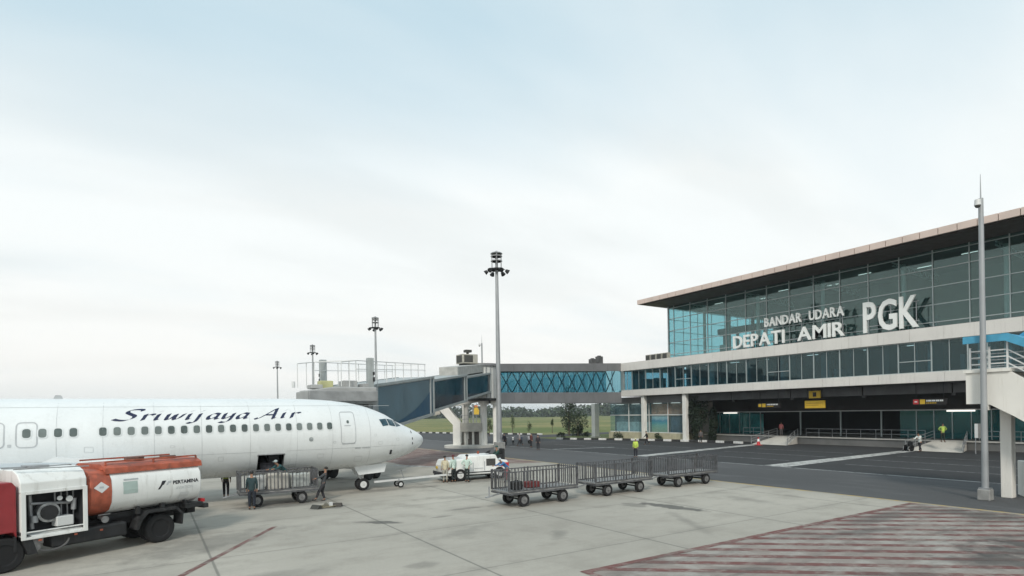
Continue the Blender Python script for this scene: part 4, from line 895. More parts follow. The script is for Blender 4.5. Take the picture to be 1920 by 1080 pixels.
# radome seam, cockpit windows
def curve_patch(mb, pts, off=.015):
    c = (sum(p[0] for p in pts)/len(pts), sum(p[1] for p in pts)/len(pts)); P_ = []
    for (p, q) in zip(pts, pts[1:]+pts[:1]):
        for k in range(4): P_.append((p[0]+(q[0]-p[0])*k/4, p[1]+(q[1]-p[1])*k/4))
    n_ = len(P_); mids = [((a+c[0])/2, (b+c[1])/2) for a, b in P_]
    V_ = [fus(*c, off)]+[fus(a, b, off) for a, b in mids]+[fus(a, b, off) for a, b in P_]
    mb.add(V_, [(0, k+1, (k+1) % n_+1) for k in range(n_)]+[(k+1, n_+k+1, n_+(k+1) % n_+1, (k+1) % n_+1) for k in range(n_)])
CW = pm('cockpit glass', (.02, .055, .075), .12, var=.4, scale=4)
for pts in ([(10.95, 4.06), (11.42, 4.09), (11.5, 3.72), (11.1, 3.68)], [(11.47, 4.09), (11.9, 4.02), (11.98, 3.64), (11.55, 3.71)], [(11.95, 4.0), (12.12, 3.96), (12.42, 3.66), (12.03, 3.62)]):
    mb = MB(); curve_patch(mb, pts); ap(mb, 'cockpit_window', CW)
    mb = MB(); mb.add([(x, 2*YC-y, z_) for (x, y, z_) in [fus(a, b, .015) for a, b in pts]], [(0,1,2,3)]); ap(mb, 'cockpit_window', CW)
mb = MB(); a3 = [fus(x, z_, .012) for x, z_ in ((12.14, 3.95), (12.3, 3.86), (12.46, 3.68))]
mb.add(a3+[(12.2, YC-.06, 3.985), (12.5, YC-.06, 3.80)], [(0, 3, 4, 2, 1)]); mb.add([(x, 2*YC-y, z_) for x, y, z_ in a3+[(12.2, YC-.06, 3.985), (12.5, YC-.06, 3.80)]], [(0, 3, 4, 2, 1)]); ap(mb, 'windscreen', CW)
# antennas
ap(MB().prism([(-2.6, 5.2), (-2.2, 5.2), (-2.3, 5.42), (-2.5, 5.42)], -.03, .03, lambda u, v, t: (u-1.0, YC+t, v)), 'blade_antenna', SEAM)
ap(MB().prism([(2.2, 1.28), (2.55, 1.28), (2.4, 1.02), (2.3, 1.02)], -.02, .02, lambda u, v, t: (u+4.5, YC-.5+t, v)), 'drain_mast', SEAM)
# broad-nib italic lettering
GL = {
 'S': ([[(.85,.86),(.80,.98),(.55,1.0),(.28,.92),(.25,.72),(.45,.56),(.68,.40),(.66,.16),(.42,.0),(.12,.02),(-.12,.12)]], 1.02),
 'r': ([[(.12,.55),(.16,0)], [(.14,.38),(.28,.52),(.45,.54),(.48,.46)]], .58),
 'i': ([[(.12,.55),(.14,.06),(.24,.02)], [(.10,.78),(.16,.84)]], .50),
 'w': ([[(.08,.55),(.12,.05),(.30,.10),(.42,.50)], [(.44,.52),(.47,.05),(.66,.12),(.80,.55)]], .95),
 'j': ([[(.12,.55),(.12,-.18),(-.04,-.34),(-.2,-.28)], [(.11,.78),(.17,.84)]], .52),
 'a': ([[(.50,.50),(.30,.56),(.10,.34),(.12,.06),(.28,.02),(.48,.30)], [(.52,.55),(.50,.06),(.62,.02)]], .74),
 'y': ([[(.10,.55),(.12,.10),(.28,.06),(.48,.34)], [(.53,.55),(.50,-.14),(.30,-.34),(.08,-.28)]], .74),
 'A': ([[(-.28,.03),(-.1,.0),(.55,1.0)], [(.57,1.0),(.66,.0),(.76,.03)], [(.12,.34),(.66,.34)]], 1.0),
 ' ': ([], .62)}
mb = MB(); pen = 0.; items = []; nib = Vector((.078, .062))
for ch in 'Sriwijaya Air':
    for pl in GL[ch][0]:
        # smooth path
        P_ = [Vector(q) for q in pl]; D = []
        if len(P_) == 2: D = [P_[0].lerp(P_[1], k/4) for k in range(5)]
        else:
            for i in range(len(P_)-1):
                p0, p1, p2, p3 = P_[max(i-1, 0)], P_[i], P_[i+1], P_[min(i+2, len(P_)-1)]
                for k in range(5):
                    t = k/5; D.append(.5*((2*p1)+(p2-p0)*t+(2*p0-5*p1+4*p2-p3)*t*t+(3*p1-p0-3*p2+p3)*t**3))
            D.append(P_[-1])
        items.append([(d.x+pen, d.y) for d in D])
    pen += GL[ch][1]
X0, X1, H_, ZB = -1.42, 7.0, .50, 4.28
sc = (X1-X0)/(pen+.25); k2 = 0
for D in items:
    pts = []
    for (u, v) in D:
        for sg in (-1, 1):
            uu = u+sg*nib.x+(v+sg*nib.y)*.42; vv = v+sg*nib.y; pts.append(fus(X0+.15+uu*sc*.95, ZB+vv*H_*.98-.04, .010+.0006*(k2 % 5)))
    k2 += 1
    mb.add(pts, [(2*i, 2*i+1, 2*i+3, 2*i+2) for i in range(len(D)-1)])
ap(mb, 'airline_lettering', NAVY)
# nose gear
def wheel(mb, c, ax, r, wd, n_=22):
    mb.lathe([(-wd/2+.03, r*.55), (-wd/2, r*.62), (-wd/2, r*.88), (-wd/2+.04, r*.98), (0, r), (wd/2-.04, r*.98), (wd/2, r*.88), (wd/2, r*.62), (wd/2-.03, r*.55)], c, ax, n_, 0)
def rimm(mb, c, ax, r, wd, n_=18, holes=0):
    mb.lathe([(-wd/2+.02, r*.55), (-wd/2+.05, r*.45), (-wd/2+.03, r*.15), (-wd/2-.02, r*.12), (wd/2+.02, r*.12), (wd/2-.03, r*.15), (wd/2-.05, r*.45), (wd/2-.02, r*.55)], c, ax, n_)
gx = 10.3
for sg in (-.22, .22):
    mb = MB(); wheel(mb, (gx, YC+sg, .35), (0, 1, 0), .35, .22); g = ap(mb, 'nose_wheel', RUBBER, smooth=True)
    mb = MB(); rimm(mb, (0, 0, 0), (0, 1, 0), .35, .22); o = mb.build('rim', RAIL, g, smooth=True); o.location = Vector((gx, YC+sg, .35))-Vector((NX-20, YC, 0))
ap(MB().cyl((gx, YC, .35), (gx+.12, YC, 1.7), .075, n=14).cyl((gx, YC-.2, .35), (gx, YC+.2, .35), .06, n=10).bar((gx+.1, YC, 1.0), (gx+.85, YC, 1.5), .07).bar((gx, YC, .55), (gx-.25, YC, .9), .06).bar((gx-.25, YC, .9), (gx+.05, YC, 1.2), .06), 'nose_gear_strut', RAIL, smooth=True)
for sg in (-.42, .42): ap(MB().prism([(gx-.6, 1.42), (gx+1.35, 1.5), (gx+1.2, 1.0), (gx-.3, .92)], -.015, .015, lambda u, v, t: (u, YC+sg+t, v)), 'nose_gear_door', WHITE)
# main gear
for sg in (-2.86, 2.86):
    for dd in (-.3, .3):
        mb = MB(); wheel(mb, (-6.6, YC+sg+dd, .56), (0, 1, 0), .56, .4); g = ap(mb, 'main_wheel', RUBBER, smooth=True)
        mb = MB(); rimm(mb, (-6.6, YC+sg+dd, .56), (0, 1, 0), .56, .4); ap(mb, 'main_rim', RIM, smooth=True)
    ap(MB().cyl((-6.6, YC+sg, .5), (-6.4, YC+sg*.9, 2.0), .13, n=12), 'main_gear_strut', RIM, smooth=True)
# wings
def wing(sg):
    secs = [(0.4, 1.2, 8.2, 1.75, 1.05), (0.25, 1.9, 7.6, 1.95, .95), (-2.0, 6.2, 4.6, 2.5, .55), (-7.6, 17.0, 1.6, 3.5, .2)]
    prof = [(0, 0), (.02, .22), (.1, .42), (.3, .55), (.6, .36), (1, .02), (.6, -.22), (.3, -.38), (.1, -.30), (.02, -.15)]
    V_ = []
    for (le, yo, ch, z0, th) in secs:
        for (a, b) in prof: V_.append((le-a*ch, YC+sg*yo, z0+b*th))
    n_ = len(prof); F_ = [(i*n_+j, i*n_+(j+1) % n_, (i+1)*n_+(j+1) % n_, (i+1)*n_+j) for i in range(len(secs)-1) for j in range(n_)]
    F_ += [tuple(range(n_)), tuple(range((len(secs)-1)*n_, len(secs)*n_))]
    ap(MB().add(V_, F_), 'wing', pm('wing grey %d' % sg, (.48, .52, .54), .4, var=.06, scale=.5), smooth=True)
    ap(MB().prism([(-7.7, 3.5), (-9.2, 3.5), (-10.3, 5.9), (-9.8, 5.9)], -.05, .05, lambda u, v, t: (u, YC+sg*(17.05+(v-3.5)*.12)+t, v)), 'winglet', WHITE)
    ey = YC+sg*4.85
    ap(MB().lathe([(0, .80), (-.05, .90), (-.25, 1.0), (-.8, 1.08), (-1.8, 1.06), (-3.0, .88), (-3.9, .62), (-3.9, .5)], (.65, ey, 1.6), (1, 0, 0), 30), 'engine', WHITE, smooth=True) if False else None
    V2 = MB().lathe([(0, .78), (.06, .86), (-.02, .95), (-.3, 1.04), (-.9, 1.09), (-1.9, 1.05), (-3.0, .86), (-3.9, .60)], (.55, ey, 1.62), (1, 0, 0), 30)
    en = ap(V2, 'engine_nacelle', WHITE, smooth=True)
    ap(MB().lathe([(-.45, .76), (-.4, .3), (-.1, .02)], (.55, ey, 1.62), (1, 0, 0), 24), 'fan_spinner', DARKMETAL, smooth=True)
    ap(MB().prism([(-.4, 2.4), (.0, 2.55), (-3.0, 2.9), (-4.2, 2.4)], -.12, .12, lambda u, v, t: (u, ey+t, v)), 'engine_pylon', WHITE)
wing(-1); wing(1)
ap(MB().lathe([(1.6, .02), (1.2, .55), (.2, 1.0), (-3, 1.15), (-8, 1.1), (-10, .6), (-10.6, .05)], (-.6, YC, 2.0), (1, 0, 0), 24).add([], []), 'belly_fairing', WHITE, smooth=True)
ap(MB().prism([(-21, 5.2), (-26.6, 5.1), (-29, 12.3), (-26.5, 12.3)], -.12, .12, lambda u, v, t: (u, YC+t, v)), 'tail_fin', WHITE)
for sg in (-1, 1): ap(MB().add([(-22.5, YC, 4.5), (-26.3, YC, 4.5), (-28.2, YC+sg*7, 5.2), (-26.8, YC+sg*7, 5.2), (-22.5, YC, 4.7), (-26.3, YC, 4.62), (-28.2, YC+sg*7, 5.26), (-26.8, YC+sg*7, 5.3)], [(0,1,2,3), (4,5,6,7), (0,3,7,4), (1,2,6,5), (0,1,5,4), (2,3,7,6)]), 'tailplane', WHITE)

# ------------------------------------------------------------------ towbar and pushback tractor
tb = thing('towbar', 'long pale towbar on two small wheels lying between nose gear and tractor', 'towbar', (12.6, 32.3, 0))
MB().bar((-1.6, 0, .42), (3.2, .1, .5), .11).build('bar', RAIL, tb); MB().bar((-.1, -.28, .2), (-.1, .28, .2), .06).bar((-.1, 0, .2), (-.1, 0, .5), .06).bar((.2, -.05, .5), (.05, -.05, 1.0), .04).bar((-.2, -.05, .95), (.35, -.05, 1.0), .04).build('wheel_frame', STEEL, tb)
for s in (-.3, .3):
    mb = MB(); wheel(mb, (-.1, s, .2), (0, 1, 0), .2, .1, 16); g = mb.build('wheel', RUBBER, tb, smooth=True)
    mb = MB(); rimm(mb, (-.1, s, .2), (0, 1, 0), .2, .1, 12); mb.build('rim', RAIL, g, smooth=True)
tr = thing('pushback_tractor', 'low white pushback tractor in front of the aircraft nose', 'aircraft tug', (18.0, 33.2, 0), R(-6))
MB().prism([(-2.2, .38), (-2.25, 1.0), (-2.1, 1.34), (-.8, 1.42), (-.6, 1.58), (1.25, 1.6), (1.4, 1.3), (2.1, 1.2), (2.2, .9), (2.15, .38)], -.95, .95, lambda u, v, t: (u, t, v)).build('body', TRUCKW, tr, bevel=.06)
MB().box(-2.4, 2.35, -.9, .9, .3, .5).build('chassis', DARKMETAL, tr, bevel=.03)
MB().box(-1.8, -.95, -.5, .5, 1.36, 1.46).build('bonnet_panel', SEAM, tr)
MB().box(1.3, 2.0, -.75, -.1, 1.2, 1.55).box(1.85, 2.0, -.75, -.1, 1.5, 1.95).build('driver_seat', DARKMETAL, tr, bevel=.03)
MB().cyl((1.2, -.4, 1.5), (.95, -.4, 1.75), .03, n=8).lathe([(0, .16), (0, .19), (.03, .19), (.03, .16), (0, .16)], (.95, -.4, 1.74), (-.5, 0, 1), 14).build('steering_wheel', DARKMETAL, tr)
MB().box(-.4, -.34, -.97, -.955, .6, 1.15).box(.4, .46, -.97, -.955, .6, 1.2).box(-.3, .35, -.975, -.955, .75, .79).build('side_panel_seam', SEAM, tr)
MB().box(-2.3, -2.24, -.8, -.55, .75, .9).build('headlight', YEL, tr); MB().box(-2.3, -2.24, .55, .8, .75, .9).build('headlight', YEL, tr)
MB().cyl((.6, .5, 1.6), (.6, .5, 1.78), .08, n=12).build('beacon', ORANGE, tr, smooth=True); MB().box(-2.2, 2.1, -.975, -.956, .5, .56).build('side_strip', BLACK, tr); MB().box(-2.46, -2.38, -.9, .9, .42, .62).build('bumper', BLACK, tr, bevel=.02); MB().box(.55, 1.2, -.972, -.955, .9, 1.35).build('side_grille', GRILLE, tr)
MB().box(1.6, 2.18, -.97, -.955, .8, 1.05).build('red_side_stripe', RED, tr)
for x in (-1.25, 1.5):
    for s in (-.85, .85):
        mb = MB(); wheel(mb, (x, s, .4), (0, 1, 0), .4, .28); g = mb.build('wheel', RUBBER, tr, smooth=True); mb = MB(); rimm(mb, (x, s, .4), (0, 1, 0), .4, .28); mb.build('rim', RAIL, g, smooth=True)

# ------------------------------------------------------------------ baggage carts
def make_cart():
    c = thing('baggage_cart', 'x y z w', 'baggage cart', (0, 0, 0), 0, 'grey barred baggage carts on the apron')
    Lh, Wh, zd = 2.0, .74, .74
    MB().box(-Lh, Lh, -Wh, Wh, zd-.06, zd).build('platform', pm('cart deck', (.24, .24, .235), .6, var=.3, scale=3, streak=.4), c)
    mb = MB()
    for s in (-Wh, Wh): mb.box(-Lh-.02, Lh+.02, s-.04, s+.04, zd-.14, zd-.065)
    for x in (-Lh, -1.1, 0, 1.1, Lh): mb.box(x-.04, x+.04, -Wh+.05, Wh-.05, zd-.14, zd-.065)
    mb.box(-1.35, -.95, -.45, .45, .42, zd-.145); mb.box(.95, 1.35, -.45, .45, .42, zd-.145)
    mb.build('frame', CARTG, c)
    for s in (-Wh, Wh):
        mb = MB(); n_ = 22
        for i in range(n_):
            x = -Lh+.02+(2*Lh-.04)*i/(n_-1)
            if abs(x) < .12: continue
            w_ = .036 if i % 7 else .07; mb.box(x-w_/2, x+w_/2, s-.012, s+.012, zd+.05, 1.62)
        for z_ in (zd+.03, 1.63): mb.box(-Lh, Lh, s-.025, s+.025, z_-.025, z_+.025)
        for x in (-Lh, -.1, .1, Lh): mb.box(x-.03, x+.03, s-.032, s+.032, zd, 1.68)
        mb.build('side_rail', CARTG, c)
    for x in (-Lh, Lh):
        mb = MB()
        for i in range(9): y = -Wh+.1+(2*Wh-.2)*i/8; mb.box(x-.012, x+.012, y-.025, y+.025, zd+.05, 1.7)
        mb.box(x-.025, x+.025, -Wh+.04, Wh-.04, 1.6, 1.65); mb.build('end_rail', CARTG, c)
    for x in (-1.15, 1.15):
        for s in (-.62, .62):
            mb = MB(); wheel(mb, (0, 0, 0), (0, 1, 0), .31, .19, 20); g = mb.build('wheel', RUBBER, c, smooth=True); g.location = (x, s, .31)
            mb = MB(); rimm(mb, (0, 0, 0), (0, 1, 0), .31, .19, 16); mb.build('rim', RIM, g, smooth=True)
        MB().bar((x, -.6, .31), (x, .6, .31), .07).build('axle', DARKMETAL, c)
    MB().bar((-Lh, 0, zd-.12), (-Lh-.75, 0, .5), .06).bar((-Lh-.6, -.0, .55), (-Lh-.6, 0, .98), .05).bar((-Lh-.75, -.1, .5), (-Lh-.75, .1, .5), .05).build('tow_bar', STEEL, c)
    MB().bar((Lh, 0, zd-.1), (Lh+.35, 0, .55), .06).build('hitch', STEEL, c)
    return c
C1 = make_cart(); CART = [((15.55, 22.45, 0), 0.03, 'front baggage cart of the train, coupled nearest the tractor, holding two small bags'), ((20.75, 22.55, 0), .02, 'middle baggage cart of the empty train of three'), ((26.1, 22.6, 0), -.01, 'last baggage cart of the train, nearest the asphalt'), ((5.35, 30.15, 0), -.03, 'baggage cart being loaded below the open cargo door')]
carts = [C1]+[copy_tree(C1) for _ in CART[1:]]
for c, (loc, rz, lab) in zip(carts, CART):
    c.location = loc; c.rotation_euler = (0, 0, rz); c['label'] = lab; c.name = 'baggage_cart'
    if loc[0] == 5.35: c.scale = (.88, 1, 1)
def suitcase(label, x, y, z_, w_, d_, h_, rz, mat, name='suitcase', cat='suitcase'):
    s = thing(name, label, cat, (x, y, z_), rz)
    MB().box(-w_/2, w_/2, -d_/2, d_/2, .01, h_).build('shell', mat, s, bevel=.05); MB().bar((-.09, 0, h_+.03), (.09, 0, h_+.03), .03).bar((-.09, 0, h_-.02), (-.09, 0, h_+.03), .025).bar((.09, 0, h_-.02), (.09, 0, h_+.03), .025).build('handle', DARKMETAL, s)
suitcase('dark red duffel lying on the front cart of the train', 15.3, 22.4, .75, .75, .35, .3, -.2, pm('maroon fabric', (.16, .03, .03), .8))
suitcase('black duffel next to the red one on the front cart', 14.3, 22.2, .75, .5, .4, .4, .1, pm('black fabric', (.02, .02, .02), .8))
suitcase('pale carton on the cart below the cargo door', 5.3, 30.0, .75, .95, .6, .78, .05, pm('pale carton', (.50, .48, .43), .8, var=.12, scale=3), 'carton', 'box')
suitcase('pale wrapped parcel at the rear of the cart being loaded', 4.35, 30.2, .75, .75, .7, .7, -.05, pm('wrapped parcel', (.44, .45, .44), .5, var=.2, scale=4), 'parcel', 'box')
suitcase('light grey sack bundle at the front of the cart being loaded', 6.35, 30.2, .75, .9, .7, .68, .1, pm('sack', (.40, .42, .40), .8, var=.2, scale=5), 'sack', 'sack')
# chocks and strap heap
ch = thing('chock_heap', 'small heap of wheel chocks and rope lying on the apron', 'wheel chocks', (7.0, 27.35, 0), .2)
for k, (x, y, a) in enumerate(((-.5, 0, .3), (.05, .15, -.4), (.45, -.1, .9))):
    ca, sa = math.cos(a), math.sin(a); MB().prism([(-.17, .01), (.17, .01), (.04, .17), (-.04, .17)], -.25, .25, lambda u, v, t: (x+u*ca-t*sa, y+u*sa+t*ca, v)).build('chock', pm('chock %d' % k, [(.05, .05, .045), (.14, .13, .10), (.05, .045, .04)][k], .8), ch)
MB().box(.12, .26, -.1, .02, .01, .22).build('white_block', RAIL, ch)
mb = MB()
for k in range(26): a = k*.6; b = (k+1)*.6; mb.cyl((.8*math.cos(a)*(.6+.02*k)*.7, .25*math.sin(a), .03+.002*k), (.8*math.cos(b)*(.6+.02*k)*.7, .25*math.sin(b), .03+.002*k), .02, n=6)
mb.build('rope', pm('rope', (.2, .18, .12), .9), ch)

# ------------------------------------------------------------------ fuel truck (local x: forward, y: its far side negative... near side is +y)
tdir = math.atan2(-.466, -.885)
FT = thing('fuel_truck', 'white and orange aviation refuelling tank truck with red cab and open pump bay', 'tanker truck', (.30-.466*1.05*-1*-1, 23.3+.885*1.05, 0), tdir)
# local frame: +x forward, +y to truck's left (towards the camera); near wheels at y=+1.05
f_ = lambda mb, n_, m, **k: mb.build(n_, m, FT, **k)
prof = [(-1.16, 2.0), (-1.12, 1.62), (-.95, 1.38), (-.6, 1.22), (.6, 1.22), (.95, 1.38), (1.12, 1.62), (1.16, 2.0), (1.12, 2.35), (.95, 2.58), (.6, 2.68), (-.6, 2.68), (-.95, 2.58), (-1.12, 2.35)]
def tank(mb, x0, x1, grow=0., mi=0):
    n_ = len(prof); V_ = []
    for x, k in ((x0, .93), (x0+.07*(1 if x1 > x0 else -1), 1), (x1-.07*(1 if x1 > x0 else -1), 1), (x1, .93)):
        for (y, z_) in prof: V_.append((x, y*k*(1+grow), 1.95+(z_-1.95)*k*(1+grow)))
    F_ = [(i*n_+j, i*n_+(j+1) % n_, (i+1)*n_+(j+1) % n_, (i+1)*n_+j) for i in range(3) for j in range(n_)]+[tuple(range(n_)), tuple(range(3*n_, 4*n_))]
    return mb.add(V_, F_, mi)
f_(tank(MB(), -1.45, 1.75), 'tank', TRUCKW, smooth=True)
f_(tank(MB(), 1.5, 2.22, .012), 'tank_front_band', ORANGE, smooth=True)
f_(MB().prism([(-1.0, 2.56), (-.9, 2.66), (.9, 2.66), (1.0, 2.56), (1.06, 2.54), (1.04, 2.72), (.75, 2.84), (-.75, 2.84), (-1.04, 2.72), (-1.06, 2.54)], -1.5, 1.7, lambda u, v, t: (t, u, v)), 'tank_top_trim', ORANGE, smooth=True)
f_(MB().bar((-1.4, .85, 2.92), (1.6, .85, 2.92), .05).bar((-1.4, -.85, 2.92), (1.6, -.85, 2.92), .05).bar((-1.4, .85, 2.82), (-1.4, .85, 2.92), .05).bar((1.6, .85, 2.8), (1.6, .85, 2.92), .05).bar((.1, .85, 2.8), (.1, .85, 2.92), .05), 'top_rail', ORANGE)
f_(MB().cyl((.35, .1, 2.8), (.35, .1, 2.98), .3, n=20).cyl((-.8, .1, 2.8), (-.8, .1, 2.94), .26, n=20), 'tank_hatch', pm('rusty hatch', (.12, .06, .045), .7, var=.4, scale=6), smooth=True)
# pump module
mb = MB()
x0, x1 = 2.28, 3.95
mb.box(x0, x1, -1.18, .55, .95, 2.2)
mb.prism([(-1.18, 2.2), (1.18, 2.2), (1.18, 2.5), (1.0, 2.74), (.7, 2.86), (-.7, 2.86), (-1.0, 2.74), (-1.18, 2.5)], x0, x1, lambda u, v, t: (t, u, v))
mb.box(x0, x0+.1, .55, 1.18, .95, 2.2); mb.box(x1-.1, x1, .55, 1.18, .95, 2.2); mb.box(x0+.1, x1-.1, .55, 1.18, .88, .98)
f_(mb, 'pump_module', TRUCKW, bevel=.025)
f_(MB().box(x0+.11, x1-.11, .56, .575, .99, 2.19).box(x0+.105, x0+.12, .58, 1.16, .99, 2.19).box(x1-.12, x1-.105, .58, 1.16, .99, 2.19), 'bay_lining', DARKI)
f_(MB().box(x0-.0, x0+.12, 1.185, 1.23, .86, 2.26).box(x1-.12, x1, 1.185, 1.23, .86, 2.26).box(x0+.12, x1-.12, 1.185, 1.23, 2.16, 2.26).box(x0+.12, x1-.12, 1.185, 1.23, .86, .93).box(x0+.12, x1-.12, 1.185, 1.22, 1.05, 1.09), 'bay_frame', TRUCKW, bevel=.01)
f_(MB().cyl((3.2, .62, 1.55), (3.2, .95, 1.55), .24, n=22).cyl((3.2, .95, 1.55), (3.2, 1.0, 1.55), .29, n=22), 'hose_reel', pm('reel grey', (.35, .36, .36), .5, metal=.4, var=.3, scale=8), smooth=True)
f_(MB().lathe([(0, .08), (.0, .22), (.06, .22), (.06, .08)], (3.2, 1.01, 1.55), (0, 1, 0), 18), 'reel_hub', DARKMETAL, smooth=True)
f_(MB().box(2.6, 3.05, .75, 1.1, 1.1, 1.4), 'filter_box', RAIL, bevel=.03)
mb = MB()
for k in range(4): mb.cyl((2.45+k*.16, .7, 1.1), (2.45+k*.16, .7, 2.1), .025, n=8)
mb.cyl((2.5, .85, 1.75), (3.6, .85, 1.85), .045, n=8).cyl((3.55, .8, 1.1), (3.6, .8, 2.1), .06, n=10).cyl((3.55, .95, 1.3), (3.55, .95, 1.5), .1, n=12).cyl((2.55, .95, 1.55), (2.55, 1.0, 1.9), .07, n=10)
f_(mb, 'pump_pipes', STEEL, smooth=True)
f_(MB().cyl((2.7, 1.05, 1.9), (2.7, 1.08, 1.9), .09, n=14).cyl((2.95, 1.05, 1.95), (2.95, 1.08, 1.95), .07, n=14), 'gauge', RAIL)
# cab
mb = MB().prism([(4.02, .95), (4.02, 2.42), (4.12, 2.56), (5.65, 2.56), (5.95, 2.3), (6.2, 1.65), (6.22, .8), (5.0, .8), (4.85, 1.12), (4.1, 1.12)], -1.15, 1.15, lambda u, v, t: (u, t, v)); f_(mb, 'cab', TRUCKR, bevel=.08)
f_(MB().prism([(5.05, 1.7), (5.05, 2.3), (5.65, 2.3), (5.9, 1.75)], 1.152, 1.165, lambda u, v, t: (u, t, v)), 'cab_side_window', WINDARK)
f_(MB().box(5.0, 5.01, 1.151, 1.16, .95, 2.4).box(5.4, 5.6, 1.155, 1.19, 1.45, 1.5), 'cab_door_seam', BLACK)
f_(MB().prism([(4.55, .42), (4.7, .95), (4.95, 1.1), (4.95, 1.0), (4.78, .42)], .6, 1.18, lambda u, v, t: (u-1.0, t, v)).box(4.02, 4.08, .2, 1.1, .55, 1.0), 'cab_mudguard', DARKMETAL)
# chassis, bumper, hoses
f_(MB().box(-1.5, 5.9, -.48, -.34, .78, 1.02).box(-1.5, 5.9, .34, .48, .78, 1.02).box(-1.35, 1.7, -.7, .7, 1.03, 1.2), 'chassis_rail', DARKMETAL)
f_(MB().box(-1.68, -1.5, -1.15, 1.15, .98, 1.14).box(-1.5, -1.2, -.6, .6, .8, 1.1).box(-1.5, -.85, .7, 1.1, 1.05, 1.22), 'rear_bumper', DARKMETAL, bevel=.01)
f_(MB().box(1.1, 3.2, .5, 1.12, .48, .93), 'side_tank', DARKMETAL, bevel=.06); f_(MB().box(1.4, 2.2, -1.1, -.5, .5, .95), 'side_tank', DARKMETAL, bevel=.06)
f_(MB().prism([(-.68, .55), (-.72, .95), (-.5, 1.18), (.5, 1.18), (.72, .95), (.85, .6), (.78, .6), (.66, .9), (.46, 1.1), (-.46, 1.1), (-.66, .9), (-.62, .55)], .68, 1.2, lambda u, v, t: (u, t, v)), 'rear_mudguard', DARKMETAL)
mb = MB()
for k in range(14):
    a, b = math.pi*k/14, math.pi*(k+1)/14; mb.cyl((3.2+.45*math.cos(a), 1.12, .72-.28*math.sin(a)), (3.2+.45*math.cos(b), 1.12, .72-.28*math.sin(b)), .03, n=8)
f_(mb, 'hanging_hose', pm('hose', (.10, .10, .10), .5), smooth=True)
f_(MB().cyl((3.6, .9, .62), (3.6, 1.15, .62), .13, n=14).box(3.4, 3.7, .8, 1.14, .7, .85), 'hose_coupling', RIM, smooth=True)
for (x, ys2) in ((0, (.92, .60, -.60, -.92)), (4.3, (.95, -.95))):
    for y in ys2:
        mb = MB(); wheel(mb, (0, 0, 0), (0, 1, 0), .5, .28, 30); g = f_(mb, 'wheel', RUBBER, smooth=True); g.location = (x, y, .5)
        mb = MB().lathe([(-.08, .28), (-.04, .26), (.02, .12), (.1, .1), (.1, .0)] if y > 0 else [(-.1, .0), (-.1, .1), (-.02, .12), (.04, .26), (.08, .28)], (0, 0, 0), (0, 1, 0), 20); mb.build('rim', DARKMETAL, g, smooth=True)
    f_(MB().bar((x, -.8, .5), (x, .8, .5), .16), 'axle', DARKMETAL)
f_(MB().box(-1.6, -1.52, .75, 1.05, 1.2, 1.32), 'tail_lamp', RED); f_(MB().box(-1.6, -1.52, -1.05, -.75, 1.2, 1.32), 'tail_lamp', RED)
mb = MB().bar((-1.62, -.55, 1.0), (-1.56, -.55, 2.75), .04).bar((-1.62, -.2, 1.0), (-1.56, -.2, 2.75), .04)
for k in range(6): mb.bar((-1.6, -.55, 1.2+.27*k), (-1.6, -.2, 1.2+.27*k), .03)
f_(mb, 'ladder', STEEL)
mb = MB()
for x in (-.9, -.1, .7): mb.box(x-.03, x+.03, -1.0, 1.0, 1.19, 1.24).box(x-.05, x+.05, .9, 1.05, 1.1, 1.35)
f_(mb, 'tank_saddle', DARKMETAL)
for x in (1.9, 2.6, 3.5): f_(MB().box(x-.04, x+.04, 1.19, 1.21, .78, .83), 'marker_lamp', ORANGE)
f_(MB().cyl((1.75, .75, 1.15), (1.75, 1.1, 1.1), .07, n=10).cyl((1.75, 1.1, 1.1), (1.75, 1.12, 1.1), .11, n=12).bar((1.9, 1.0, 1.25), (1.55, 1.0, 1.25), .03), 'outlet_valve', RIM)
f_(MB().bar((2.2, 1.15, 2.86), (4.0, .9, 2.9), .03).bar((2.2, .0, 2.86), (4.0, .1, 2.9), .05).box(2.9, 3.4, -.3, .3, 2.865, 2.93), 'roof_fitting', STEEL)
# tank side markings (near side y>0 ; text reads towards -x)
def tank_y(z_):
    P_ = [(y, z2) for y, z2 in prof if y > .5]; P_.sort(key=lambda q: q[1])
    for (ya2, za2), (yb2, zb2) in zip(P_[:-1], P_[1:]):
        if za2 <= z_ <= zb2: return ya2+(yb2-ya2)*(z_-za2)/(zb2-za2)
    return 1.1
def tk(x, z_, off=.006): return (x, tank_y(z_)+off, z_)
def tquad(mb, pts, off=.006, mi=0, sub=3):
    (a, b, c, d) = pts
    for i in range(sub):
        for j in range(sub):
            def q(u, v): return ((a[0]*(1-u)+b[0]*u)*(1-v)+(d[0]*(1-u)+c[0]*u)*v, (a[1]*(1-u)+b[1]*u)*(1-v)+(d[1]*(1-u)+c[1]*u)*v)
            mb.add([tk(*q(i/sub, j/sub), off), tk(*q((i+1)/sub, j/sub), off), tk(*q((i+1)/sub, (j+1)/sub), off), tk(*q(i/sub, (j+1)/sub), off)], [(0,1,2,3)], mi)
mb = MB(); tquad(mb, [(1.86, 1.96), (1.64, 2.14), (1.86, 2.32), (2.08, 2.14)], .02); f_(mb, 'hazard_diamond', RAIL)
mb = MB(); tquad(mb, [(1.92, 2.11), (1.80, 2.11), (1.80, 2.17), (1.92, 2.17)], .024); f_(mb, 'hazard_symbol', SEAM)
mb = MB(); tquad(mb, [(1.22, 1.84), (.78, 1.84), (.78, 2.24), (1.22, 2.24)], .008); f_(mb, 'tank_placard', pm('grey green placard', (.38, .47, .44), .6))
mb = MB(); tquad(mb, [(1.2, 2.28), (.75, 2.28), (.75, 2.33), (1.2, 2.33)], .008); f_(mb, 'placard_text', SEAM)
